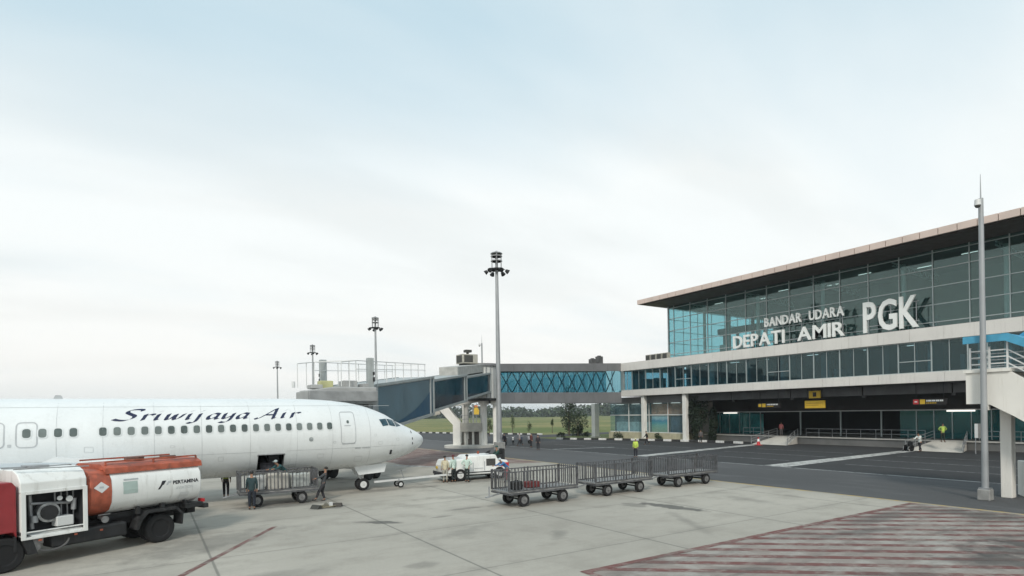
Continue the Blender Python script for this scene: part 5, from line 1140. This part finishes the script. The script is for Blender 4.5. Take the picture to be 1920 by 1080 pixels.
# company mark: leaning dark blades, then the name
mb = MB(); tquad(mb, [(.13, 1.86), (.06, 1.86), (-.10, 2.10), (-.02, 2.10)]); tquad(mb, [(.04, 2.0), (-.06, 2.0), (-.16, 2.14), (-.02, 2.14)], .007); f_(mb, 'company_mark', BLACK)
mb = MB(); tquad(mb, [(-.14, 1.98), (-.20, 1.98), (-.28, 2.11), (-.22, 2.11)]); tquad(mb, [(-.24, 2.04), (-.30, 2.04), (-.34, 2.12), (-.27, 2.12)], .007); f_(mb, 'company_mark', SEAM)
def tank_text(txt, xs0, z0, w_, h_, bold, mat, name):
    v, f = text_geo(txt, 0, bold, 2); xs = [a[0] for a in v]; ys2 = [a[1] for a in v]; a0, a1, b0, b1 = min(xs), max(xs), min(ys2), max(ys2)
    f_(MB().add([tk(xs0-(a[0]-a0)/(a1-a0)*w_, z0+(a[1]-b0)/(b1-b0)*h_, .009) for a in v], f), name, mat, fix=False)
tank_text('PERTAMINA', -.38, 1.98, .92, .13, .035, BLACK, 'company_lettering'); tank_text('AVIATION', -.48, 1.78, .62, .11, .0, pm('pale grey print', (.50, .52, .52), .6), 'division_lettering')
mb = MB(); tquad(mb, [(-.62, 1.42), (-.95, 1.42), (-.95, 1.66), (-.62, 1.66)], .03); f_(mb, 'rear_placard', RAIL)

# ------------------------------------------------------------------ vegetation
def leaf_crown(mb, c, rx, ry, rz_, n_, size, clumps=9, seed=1):
    rnd = random.Random(seed); cs = []
    for k in range(clumps):
        u = rnd.uniform(0, 6.283); h_ = rnd.uniform(-.75, .85); rr = rnd.uniform(.15, .62)*math.sqrt(max(.1, 1-h_*h_)); cs.append((rr*math.cos(u), rr*math.sin(u), h_*.7, rnd.uniform(.28, .5)))
    for k in range(n_):
        q = cs[k % clumps]; d = Vector((rnd.gauss(0, 1), rnd.gauss(0, 1), rnd.gauss(0, 1))).normalized()*q[3]*rnd.uniform(.55, 1.05)
        p = Vector((c[0]+(q[0]+d.x)*rx, c[1]+(q[1]+d.y)*ry, c[2]+(q[2]+d.z)*rz_)); a = Vector((rnd.gauss(0, 1), rnd.gauss(0, 1), rnd.gauss(0, .6))).normalized()*size*rnd.uniform(.6, 1.3); b = a.cross(Vector((rnd.gauss(0, 1), rnd.gauss(0, 1), rnd.gauss(0, 1))).normalized())
        if b.length < 1e-4: continue
        b = b.normalized()*size*rnd.uniform(.4, .8); mb.add([p-a, p+b*.6, p+a, p-b*.6], [(0,1,2,3)], k % 2)
LEAF2 = pm('leaf olive', (.065, .085, .03), .7, var=.5, scale=2)
def tree(name, label, x, y, h_, w_, n_=500, mats=None, seed=1, cat='tree', grp=None, z0=0., trunk=.35, leaf=.16):
    t = thing(name, label, cat, (x, y, z0), 0, grp); rnd = random.Random(seed); mats = mats or [LEAF, LEAF2]
    mb = MB().cyl((0, 0, 0), (0, 0, h_*.6), .035*h_**.7+.01, .02, n=8)
    for k in range(4): a = rnd.uniform(0, 6.28); mb.cyl((0, 0, h_*(.3+.08*k)), (.35*w_*math.cos(a), .35*w_*math.sin(a), h_*(.5+.1*k)), .018*h_**.6, .008, n=6)
    mb.build('trunk', BARK, t)
    mb = MB(); leaf_crown(mb, (0, 0, h_*(trunk+1)/2), w_, w_, h_*(1-trunk)*.72, n_, leaf, 9, seed); mb.build('crown', mats, t, fix=False)
    return t
for k, (x, y, h_, w_, lab) in enumerate([(63.5, 52.3, 6.2, 1.45, 'tall dark evergreen mass next to the slim white lobby column'), (64.8, 50.7, 4.2, 1.0, 'dark evergreen shrub standing against the teal glass wall')]):
    tree('evergreen_shrub', lab, x, y, h_, w_, 5200, [LEAFD, LEAFD], 20+k, trunk=.02, leaf=.17)
tree('roadside_tree', 'bushy young tree behind the white bridge column', 66.0, 84.0, 7.8, 2.6, 2200, [LEAF, LEAFD], 31, trunk=.1, leaf=.2)
tree('roadside_tree', 'dark round tree close beside the white bridge column', 64.5, 79.5, 4.6, 1.9, 1600, [LEAFD, LEAF], 32, trunk=.05, leaf=.18)
sap = [(53.5, 92, 3.4, .9, 'slender sapling on the grass strip, nearest the large mast'), (61.5, 96.5, 3.6, .7, 'thin sapling on the field edge, middle of the strip'), (66.5, 98, 2.2, .9, 'round low bush on the field edge'), (71, 96, 2.8, .45, 'thin dark sapling nearest the bushy trees'), (51.5, 100, 3.0, 1.0, 'leafy sapling behind the motorcycles'), (57, 99, 2.2, 1.1, 'low leafy bush behind the motorcycles')]
for k, (x, y, h_, w_, lab) in enumerate(sap): tree('sapling', lab, x, y, h_, w_, 260, [LEAF, LEAF2], 40+k, grp='young trees along the field edge', leaf=.15)
for k, (x, y, w_, lab) in enumerate([(62.6, 74.8, 1.1, 'low dark hedge clump at the foot of the white bridge column'), (63.2, 67.5, 1.5, 'low hedge clump in front of the cream lobby plinth, next to the bridge column'), (62.8, 59.0, .9, 'low hedge clump by the slim lobby column'), (58.5, 76.5, 1.0, 'small hedge clump on the kerb island')]):
    tree('low_hedge', lab, x, y, .9, w_, 420, [LEAFD, LEAF], 60+k, cat='hedge', trunk=.0, leaf=.12)
# distant wood
mb = MB(); rnd = random.Random(5)
for k in range(1500):
    a = R(rnd.uniform(18, 150)); d = rnd.uniform(540, 600); cx_, cy_ = d*math.cos(a), d*math.sin(a); hh = rnd.uniform(6.5, 11.5)*(1+.22*math.sin(a*31)+.12*math.sin(a*77)); ww = rnd.uniform(3, 6.5)
    for j in range(26):
        p = Vector((cx_+rnd.gauss(0, ww*.75), cy_+rnd.gauss(0, ww*.5), hh*rnd.uniform(.0, .95))); s_z = rnd.uniform(.8, 2.1)
        u = Vector((rnd.gauss(0, 1), rnd.gauss(0, 1), rnd.gauss(0, .8))).normalized()*s_z; v_ = u.cross(Vector((rnd.gauss(0, 1), rnd.gauss(0, 1), rnd.gauss(0, 1)))).normalized()*s_z*.7
        mb.add([p-u, p+v_, p+u, p-v_], [(0,1,2,3)], j % 2)
o = mb.build('treeline', [LEAFD, LEAF], fix=False); tag(o, 'distant dark wood across the airfield grass', 'woodland', kind='stuff')
sg = thing('yellow_sign_post', 'yellow and orange sign on a post at the field edge', 'sign', (56.0, 101.5, 0))
MB().bar((0, 0, 0), (0, 0, 4.3), .12).build('post', STEEL, sg); MB().prism([(-.55, 4.1), (.55, 4.1), (.62, 4.9), (.3, 5.5), (-.3, 5.5), (-.62, 4.9)], -.06, .06, lambda u, v, t: (u*RT.x+t*FW.x, u*RT.y+t*FW.y, v)).build('sign_panel', YEL, sg)
MB().prism([(-.4, 5.6), (.4, 5.6), (.3, 6.0), (-.3, 6.0)], -.06, .06, lambda u, v, t: (u*RT.x+t*FW.x, u*RT.y+t*FW.y, v)).build('sign_cap', pm('orange cap', (.5, .17, .06), .6), sg)

# ------------------------------------------------------------------ small objects
cn = thing('traffic_cone', 'red traffic cone with white collar at the foot of the ramp', 'traffic cone', (61.2, 41.6, 0))
MB().box(-.32, .32, -.32, .32, 0, .05).build('base', RED, cn); MB().cyl((0, 0, .05), (0, 0, .45), .22, .15, n=16).cyl((0, 0, .75), (0, 0, .95), .1, .05, n=16).build('cone_body', RED, cn, smooth=True); MB().cyl((0, 0, .45), (0, 0, .75), .15, .1, n=16).build('reflective_collar', LET, cn, smooth=True)
# ------------------------------------------------------------------ people
def skin_mesh(name, nodes, edges, mat, parent, sub=1):
    keys = list(nodes); idx = {k: i for i, k in enumerate(keys)}
    me = bpy.data.meshes.new(name); me.from_pydata([nodes[k][0] for k in keys], [(idx[a], idx[b]) for a, b in edges], [])
    o = bpy.data.objects.new(name, me); COL.objects.link(o); md = o.modifiers.new('skin', 'SKIN'); md.use_smooth_shade = True
    if not me.skin_vertices: return o
    for i, k in enumerate(keys):
        r = nodes[k][1]; me.skin_vertices[0].data[i].radius = (r, r) if not isinstance(r, tuple) else r
    me.skin_vertices[0].data[0].use_root = True
    s = o.modifiers.new('sub', 'SUBSURF'); s.levels = sub; s.render_levels = sub
    dg = bpy.context.evaluated_depsgraph_get(); m2 = bpy.data.meshes.new_from_object(o.evaluated_get(dg)); bpy.data.objects.remove(o); bpy.data.meshes.remove(me)
    m2.name = name; m2.materials.clear(); m2.materials.append(mat); m2.polygons.foreach_set('use_smooth', [True]*len(m2.polygons))
    q = bpy.data.objects.new(name, m2); COL.objects.link(q); q.parent = parent; return q
CLOTH = {}
def cloth(rgb):
    if rgb not in CLOTH: CLOTH[rgb] = pm('cloth %d' % len(CLOTH), rgb, .85, var=.12, scale=8, bump=.3, bscale=40)
    return CLOTH[rgb]
POSES = {  # legs: (thigh pitch, knee bend) per side ; arms: (shoulder pitch fwd, out, elbow bend)
 'stand': dict(lean=2, legs=((3, 4), (-3, 2)), arms=((8, 8, 15), (-4, 8, 12))),
 'walk': dict(lean=5, legs=((24, 8), (-20, 22)), arms=((-22, 6, 18), (24, 6, 28))),
 'bend': dict(lean=48, legs=((22, 22), (8, 14)), arms=((62, 10, 25), (55, 10, 30))),
 'push': dict(lean=14, legs=((20, 12), (-16, 18)), arms=((48, 6, 42), (46, 6, 42))),
 'pull': dict(lean=-12, legs=((32, 10), (8, 26)), arms=((60, 8, 14), (54, 8, 16))),
 'hips': dict(lean=0, legs=((4, 3), (-5, 3)), arms=((-14, 40, 95), (-10, 38, 90))),
 'sit': dict(lean=4, legs=((84, 88), (80, 84)), arms=((40, 8, 50), (42, 8, 48))),
}
def person(label, x, y, face, pose='stand', top_c=(.1, .1, .1), leg_c=(.02, .02, .025), vest=None, hat=None, z0=0., h=1.68, seat=None):
    p = thing('person', label, 'person', (x, y, z0), face-math.pi/2)     # local +y is forward
    k = h/1.72; P = POSES[pose]; ln = R(P['lean'])
    def V3(a, b, c): return Vector((a, b, c))
    hip = V3(0, 0, .90); up = V3(0, math.sin(ln), math.cos(ln)); fw = V3(0, math.cos(ln), -math.sin(ln))
    sp = hip+up*.18; chs = hip+up*.38; nk = hip+up*.54; hb = nk+up*.10+V3(0, .02, 0); hc = hb+(up*.6+V3(0, 0, .4)).normalized()*.10; ht = hc+(up*.5+V3(0, 0, .5)).normalized()*.09
    n = {'pel': (hip, (.115, .085)), 'sp': (sp, (.11, .08)), 'ch': (chs, (.135, .095)), 'nk': (nk, (.065, .06)), 'hb': (hb, (.058, .06)), 'hc': (hc, (.078, .098)), 'ht': (ht, (.052, .062)), 'nose': (hc+V3(0, .105, -.012), .011)}
    e = [('pel', 'sp'), ('sp', 'ch'), ('ch', 'nk'), ('nk', 'hb'), ('hb', 'hc'), ('hc', 'ht'), ('hc', 'nose')]
    low = 9; J = {}
    for si, sd in ((-1, 'l'), (1, 'r')):
        th, kn = P['legs'][0 if si < 0 else 1]; hj = hip+V3(.095*si, 0, -.05); a1 = R(th); kp = hj+V3(.01*si, math.sin(a1), -math.cos(a1))*.41; a2 = R(th-kn); an = kp+V3(0, math.sin(a2), -math.cos(a2))*.40; to = an+V3(.02*si, .15, -.04)
        n['hj'+sd] = (hj, .088); n['kn'+sd] = (kp, .056); n['cf'+sd] = (kp.lerp(an, .3), .056); n['an'+sd] = (an, .038); n['to'+sd] = (to, .034)
        e += [('pel', 'hj'+sd), ('hj'+sd, 'kn'+sd), ('kn'+sd, 'cf'+sd), ('cf'+sd, 'an'+sd), ('an'+sd, 'to'+sd)]; low = min(low, to.z-.035, an.z-.07)
        sh, ou, el = P['arms'][0 if si < 0 else 1]; sj = nk+V3(.175*si, 0, 0)-up*.05
        aa = R(sh)+ln*(.0); d1 = V3(math.sin(R(ou))*si, math.sin(aa)*math.cos(R(ou)), -math.cos(aa)*math.cos(R(ou))).normalized(); ej = sj+d1*.28; ab = R(sh+el)
        d2 = V3(math.sin(R(ou*.2 if pose != 'hips' else -50))*si, math.sin(ab), -math.cos(ab)).normalized() if pose != 'hips' else V3(-.75*si, .25, -.55).normalized(); wj = ej+d2*.25; pj = wj+d2*.06
        n['sj'+sd] = (sj, .055); n['ej'+sd] = (ej, .038); n['wj'+sd] = (wj, .026); n['pj'+sd] = (pj, (.034, .018))
        e += [('ch', 'sj'+sd), ('sj'+sd, 'ej'+sd), ('ej'+sd, 'wj'+sd), ('wj'+sd, 'pj'+sd)]; side = d2.cross(V3(si, 0, 0)).normalized()
        for q in range(4):
            b1 = pj+side*(.024*(q-1.5)/1.5)+d2*.03; b2 = b1+(d2*.85+V3(-.5*si, 0, 0)*.5).normalized()*(.055-.006*abs(q-1.5)); n['f%d%s' % (q, sd)] = (b1, .009); n['g%d%s' % (q, sd)] = (b2, .0075); e += [('pj'+sd, 'f%d%s' % (q, sd)), ('f%d%s' % (q, sd), 'g%d%s' % (q, sd))]
        n['t'+sd] = (wj+d2*.025+side*.04, .0095); n['u'+sd] = (wj+d2*.06+side*.055, .008); e += [('wj'+sd, 't'+sd), ('t'+sd, 'u'+sd)]
        J[sd] = (hj, kp, an, sj, ej, wj, to)
    off = V3(0, 0, -low) if seat is None else V3(0, 0, seat-(.90-.12))
    for q in n: n[q] = ((n[q][0]+off)*k, tuple(v*k for v in n[q][1]) if isinstance(n[q][1], tuple) else n[q][1]*k)
    A = lambda v: (v+off)*k
    skin_mesh('body', n, e, SKIN, p)
    tn = {'a': (A(hip)-V3(0, 0, .10), (.165*k, .14*k)), 'a1': (A(hip)+V3(0, 0, .03), (.16*k, .135*k)), 'b': (A(sp), (.15*k, .12*k)), 'c': (A(chs), (.178*k, .135*k)), 'd': (A(nk-up*.03), (.085*k, .08*k))}; te = [('a', 'a1'), ('a1', 'b'), ('b', 'c'), ('c', 'd')]
    for sd in 'lr': tn['s'+sd] = (A(J[sd][3]), .075*k); tn['e'+sd] = (A(J[sd][4]), .056*k); tn['w'+sd] = (A(J[sd][4].lerp(J[sd][5], .82)), .042*k); te += [('c', 's'+sd), ('s'+sd, 'e'+sd), ('e'+sd, 'w'+sd)]
    skin_mesh('shirt', tn, te, cloth(top_c), p)
    ln_ = {'a': (A(hip)+V3(0, 0, .08), (.15*k, .12*k)), 'a2': (A(hip)-V3(0, 0, .06), (.15*k, .125*k))}; le = [('a', 'a2')]
    for sd in 'lr': ln_['h'+sd] = (A(J[sd][0])-V3(0, 0, .02), .105*k); ln_['k'+sd] = (A(J[sd][1]), .076*k); ln_['n'+sd] = (A(J[sd][1].lerp(J[sd][2], .9)), .060*k); le += [('a2', 'h'+sd), ('h'+sd, 'k'+sd), ('k'+sd, 'n'+sd)]
    skin_mesh('trousers', ln_, le, cloth(leg_c), p)
    for sd in 'lr':
        skin_mesh('shoe', {'a': (A(J[sd][2])-V3(0, .02, .025), .05*k), 'b': (A(J[sd][6])-V3(0, .03, .0), .045*k), 'c': (A(J[sd][6])+V3(0, .04, -.005), .035*k)}, [('a', 'b'), ('b', 'c')], SHOE, p)
    if vest:
        skin_mesh('vest', {'a': (A(hip-up*.05), (.168*k, .138*k)), 'b': (A(sp), (.166*k, .136*k)), 'c': (A(chs), (.192*k, .15*k)), 'd': (A(nk-up*.06), (.11*k, .095*k))}, [('a', 'b'), ('b', 'c'), ('c', 'd')], cloth(vest), p)
    hcp = A(hc); hu = (up*.5+V3(0, 0, .5)).normalized()
    mb = MB().lathe([(.0, .088*k), (.03*k, .102*k), (.07*k, .094*k), (.105*k, .06*k), (.118*k, .005)], hcp+V3(0, -.014, .004), hu, 14); mb.build('cap' if hat else 'hair', cloth(hat) if hat else HAIR, p, smooth=True)
    if hat: MB().prism([(-.07, .0), (.07, .0), (.05, .09), (-.05, .09)], 0, .012, lambda u, v, t: (u*k, hcp.y+(.08+v)*k, hcp.z+.02+t)).build('cap_peak', cloth(hat), p)
    mb = MB()
    for s in (-1, 1): c = hcp+V3(.03*s*k, .088*k, .012); mb.box(c.x-.011, c.x+.011, c.y, c.y+.008, c.z-.006, c.z+.006)
    mb.build('eye', SHOE, p)
    return p
def gpt(px, py, zz_=0.):
    """ground point below a place in the photograph (used once to read positions off it)"""
    a = (px-960)/F_PX; b = (PY0-py)/F_PX; u = a*math.cos(ROLL)+b*math.sin(ROLL); v = -a*math.sin(ROLL)+b*math.cos(ROLL); d = (zz_-HCAM)/v
    q = FW*d+RT*(u*d); return q.x, q.y
LIME = (.48, .62, .10); MINT = (.50, .62, .56); TEAL = (.02, .07, .075)
FWA = math.atan2(FW.y, FW.x)
PE = [
 ('worker in yellow green vest standing at the end of the cart under the fuselage', 424, 932, FWA+.3, 'stand', (.05, .05, .04), (.015, .015, .018), (.32, .38, .06), None, 0, 1.7),
 ('worker in teal overalls and grey cap bending over the cart at the cargo door', 'w', (5.65, 29.95), FWA+2.6, 'bend', TEAL, (.015, .05, .055), None, (.35, .40, .40), .74, 1.6),
 ('worker in dark overalls standing close to the cargo door edge', 'w', (4.0, 28.95), FWA+.4, 'stand', (.02, .045, .05), (.015, .02, .03), None, None, 0, 1.72),
 ('worker in dark grey leaning back to pull the cart below the nose section', 'w', (7.4, 29.5), FWA+1.9, 'pull', (.05, .055, .06), (.03, .03, .035), None, None, 0, 1.7),
 ('crew member in mint uniform with maroon cap beside the tractor bonnet', 851, 904, FWA+.9, 'stand', MINT, (.015, .02, .02), None, (.10, .02, .03), 0, 1.66),
 ('crew member in mint uniform with hands on hips, second along the tractor side', 876, 904, FWA-.2, 'hips', MINT, (.015, .02, .02), None, None, 0, 1.68),
 ('crew member in cream shirt at the towbar end of the tractor', 835, 905, FWA+.3, 'stand', (.55, .50, .36), (.30, .29, .25), None, None, 0, 1.62),
 ('worker in blue shirt and pink trousers bending at the tail of the tractor', 951, 904, FWA+2.2, 'bend', (.05, .16, .36), (.22, .07, .08), None, (.45, .5, .52), 0, 1.7),
 ('person in dark clothes standing by the motorcycles at the road edge', 1009, 844, FWA, 'stand', (.03, .025, .03), (.02, .02, .025), None, None, 0, 1.72),
 ('person in dark jacket beside the motorcycle behind the mast', 946, 839, FWA+.5, 'stand', (.02, .02, .03), (.02, .02, .025), None, None, 0, 1.72),
 ('person with pale shirt walking between the parked motorcycles', 975, 836, FWA+1.2, 'walk', (.30, .28, .28), (.02, .02, .025), None, None, 0, 1.7),
 ('person in dark red shirt by the open end of the motorcycle row', 996, 839, FWA-.8, 'stand', (.10, .03, .03), (.02, .02, .025), None, None, 0, 1.7),
 ('worker in bright lime vest and dark trousers standing alone on the road', 1192, 858, FWA+2.8, 'stand', LIME, (.02, .02, .03), LIME, (.5, .5, .3), 0, 1.72),
 ('person in black walking along the kerb in front of the glass lobby', 1213, 834, FWA+1.6, 'walk', (.012, .012, .012), (.015, .015, .018), None, None, 0, 1.72),
 ('person in dark grey standing before the dark evergreen mass', 1314, 831, FWA+3, 'stand', (.10, .09, .09), (.02, .02, .02), None, None, 0, 1.7),
 ('person in white shirt pushing an empty wheelchair near the ramp', 1725, 847, FWA+1.9, 'push', (.62, .65, .62), (.015, .015, .018), None, None, 0, 1.8),
]
for (lab, px, py, fa, pose, tc_, lc_, ve, ht_, z0, h) in PE:
    x, y = py if px == 'w' else gpt(px, py); person(lab, x, y, fa, pose, tc_, lc_, ve, ht_, z0, h)
x, y = gpt(1768, 829, .9); person('guard in lime vest standing at the platform door under the lamp', x, y, FWA+3.0, 'hips', (.30, .42, .10), (.02, .025, .02), LIME, None, .9, 1.74)
x, y = gpt(1465, 817, .9); person('person in red and white top on the dark entrance platform', x, y, FWA+2.8, 'stand', (.55, .16, .16), (.2, .18, .18), None, None, .9, 1.68)
q = tr.matrix_world if False else (Matrix.Translation((18.0, 33.2, 0)) @ Matrix.Rotation(R(-6), 4, 'Z'))
dv = q @ Vector((1.62, -.42, 0)); person('driver in dark green seated on the white pushback tractor', dv.x, dv.y, R(180-6), 'sit', (.02, .06, .05), (.02, .03, .03), None, (.04, .09, .08), 0, 1.7, seat=1.2)
def motorcycle(label, x, y, rz, col):
    m = thing('motorcycle', label, 'motorcycle', (x, y, 0), rz, 'motorcycles parked below the link bridge')
    for xx in (-.62, .62):
        mb = MB(); wheel(mb, (xx, 0, .3), (0, 1, 0), .3, .1, 18); g = mb.build('wheel', RUBBER, m, smooth=True); mb = MB(); rimm(mb, (xx, 0, .3), (0, 1, 0), .3, .08, 12); mb.build('rim', RIM, g)
    MB().prism([(-.75, .62), (-.3, .45), (.2, .4), (.4, .75), (.5, .95), (.35, .98), (.1, .62), (-.3, .7), (-.75, .82)], -.12, .12, lambda u, v, t: (u, t, v)).build('body', col, m, bevel=.03)
    MB().box(-.7, -.05, -.13, .13, .76, .86).build('seat', SHOE, m, bevel=.03); MB().bar((.62, 0, .3), (.42, 0, .98), .06).bar((.4, -.33, 1.02), (.4, .33, 1.02), .04).build('handlebar', STEEL, m); MB().cyl((.5, 0, .85), (.58, 0, .85), .09, n=12).build('headlight', RAIL, m); MB().box(-.15, .25, -.15, .15, .25, .45).build('engine', DARKMETAL, m, bevel=.02)
for k, (x, y, rz, lab, col) in enumerate([(*gpt(948, 835), .9, 'dark motorcycle parked just behind the large mast', SHOE), (*gpt(962, 833), 1.0, 'motorcycle with a pale fairing, next to the one behind the mast', RAIL), (*gpt(977, 832), .8, 'dark blue motorcycle in the middle of the parked row', pm('dark blue', (.02, .03, .08), .4)), (*gpt(992, 832), 1.1, 'motorcycle with pale panels at the open end of the row', pm('silver', (.4, .4, .42), .4))]): motorcycle(lab, x, y, rz, col)

# wheelchair
x, y = gpt(1704, 846); wc = thing('wheelchair', 'empty dark wheelchair pushed by the person in the white shirt', 'wheelchair', (x, y, 0), FWA+1.9)
for s in (-.3, .3):
    MB().lathe([(-.015, .27), (-.015, .31), (.015, .31), (.015, .27), (-.015, .27)], (0, s, .31), (0, 1, 0), 20).build('rear_wheel', RUBBER, wc); MB().lathe([(-.015, .02), (-.015, .09), (.015, .09), (.015, .02)], (.42, s*.8, .09), (0, 1, 0), 12).build('front_wheel', RUBBER, wc)
MB().box(-.18, .28, -.25, .25, .46, .51).build('seat', SHOE, wc); MB().box(-.22, -.18, -.25, .25, .51, .92).build('backrest', SHOE, wc)
MB().bar((-.2, -.27, .2), (-.22, -.27, .98), .03).bar((-.2, .27, .2), (-.22, .27, .98), .03).bar((-.2, -.27, .48), (.35, -.27, .48), .03).bar((-.2, .27, .48), (.35, .27, .48), .03).bar((.35, -.24, .48), (.45, -.24, .12), .03).bar((.35, .24, .48), (.45, .24, .12), .03).bar((-.22, -.27, .96), (-.34, -.27, .98), .03).bar((-.22, .27, .96), (-.34, .27, .98), .03).build('frame', STEEL, wc)

# ------------------------------------------------------------------ air
hm, ht_, hb_ = newmat('pale air'); ho = ht_.nodes['Material Output']; ht_.nodes.remove(hb_)
pv = nd(ht_, 'ShaderNodeVolumePrincipled'); pv.inputs['Color'].default_value = (.86, .92, .95, 1); pv.inputs['Density'].default_value = .0003; pv.inputs['Anisotropy'].default_value = .2
ht_.links.new(pv.outputs[0], ho.inputs['Volume'])
hz_o = MB().box(-2600, 2600, -2600, 2600, -1.0, 30).build('haze', hm); hz_o['kind'] = 'stuff'; hz_o['label'] = 'thin pale air over the airfield'
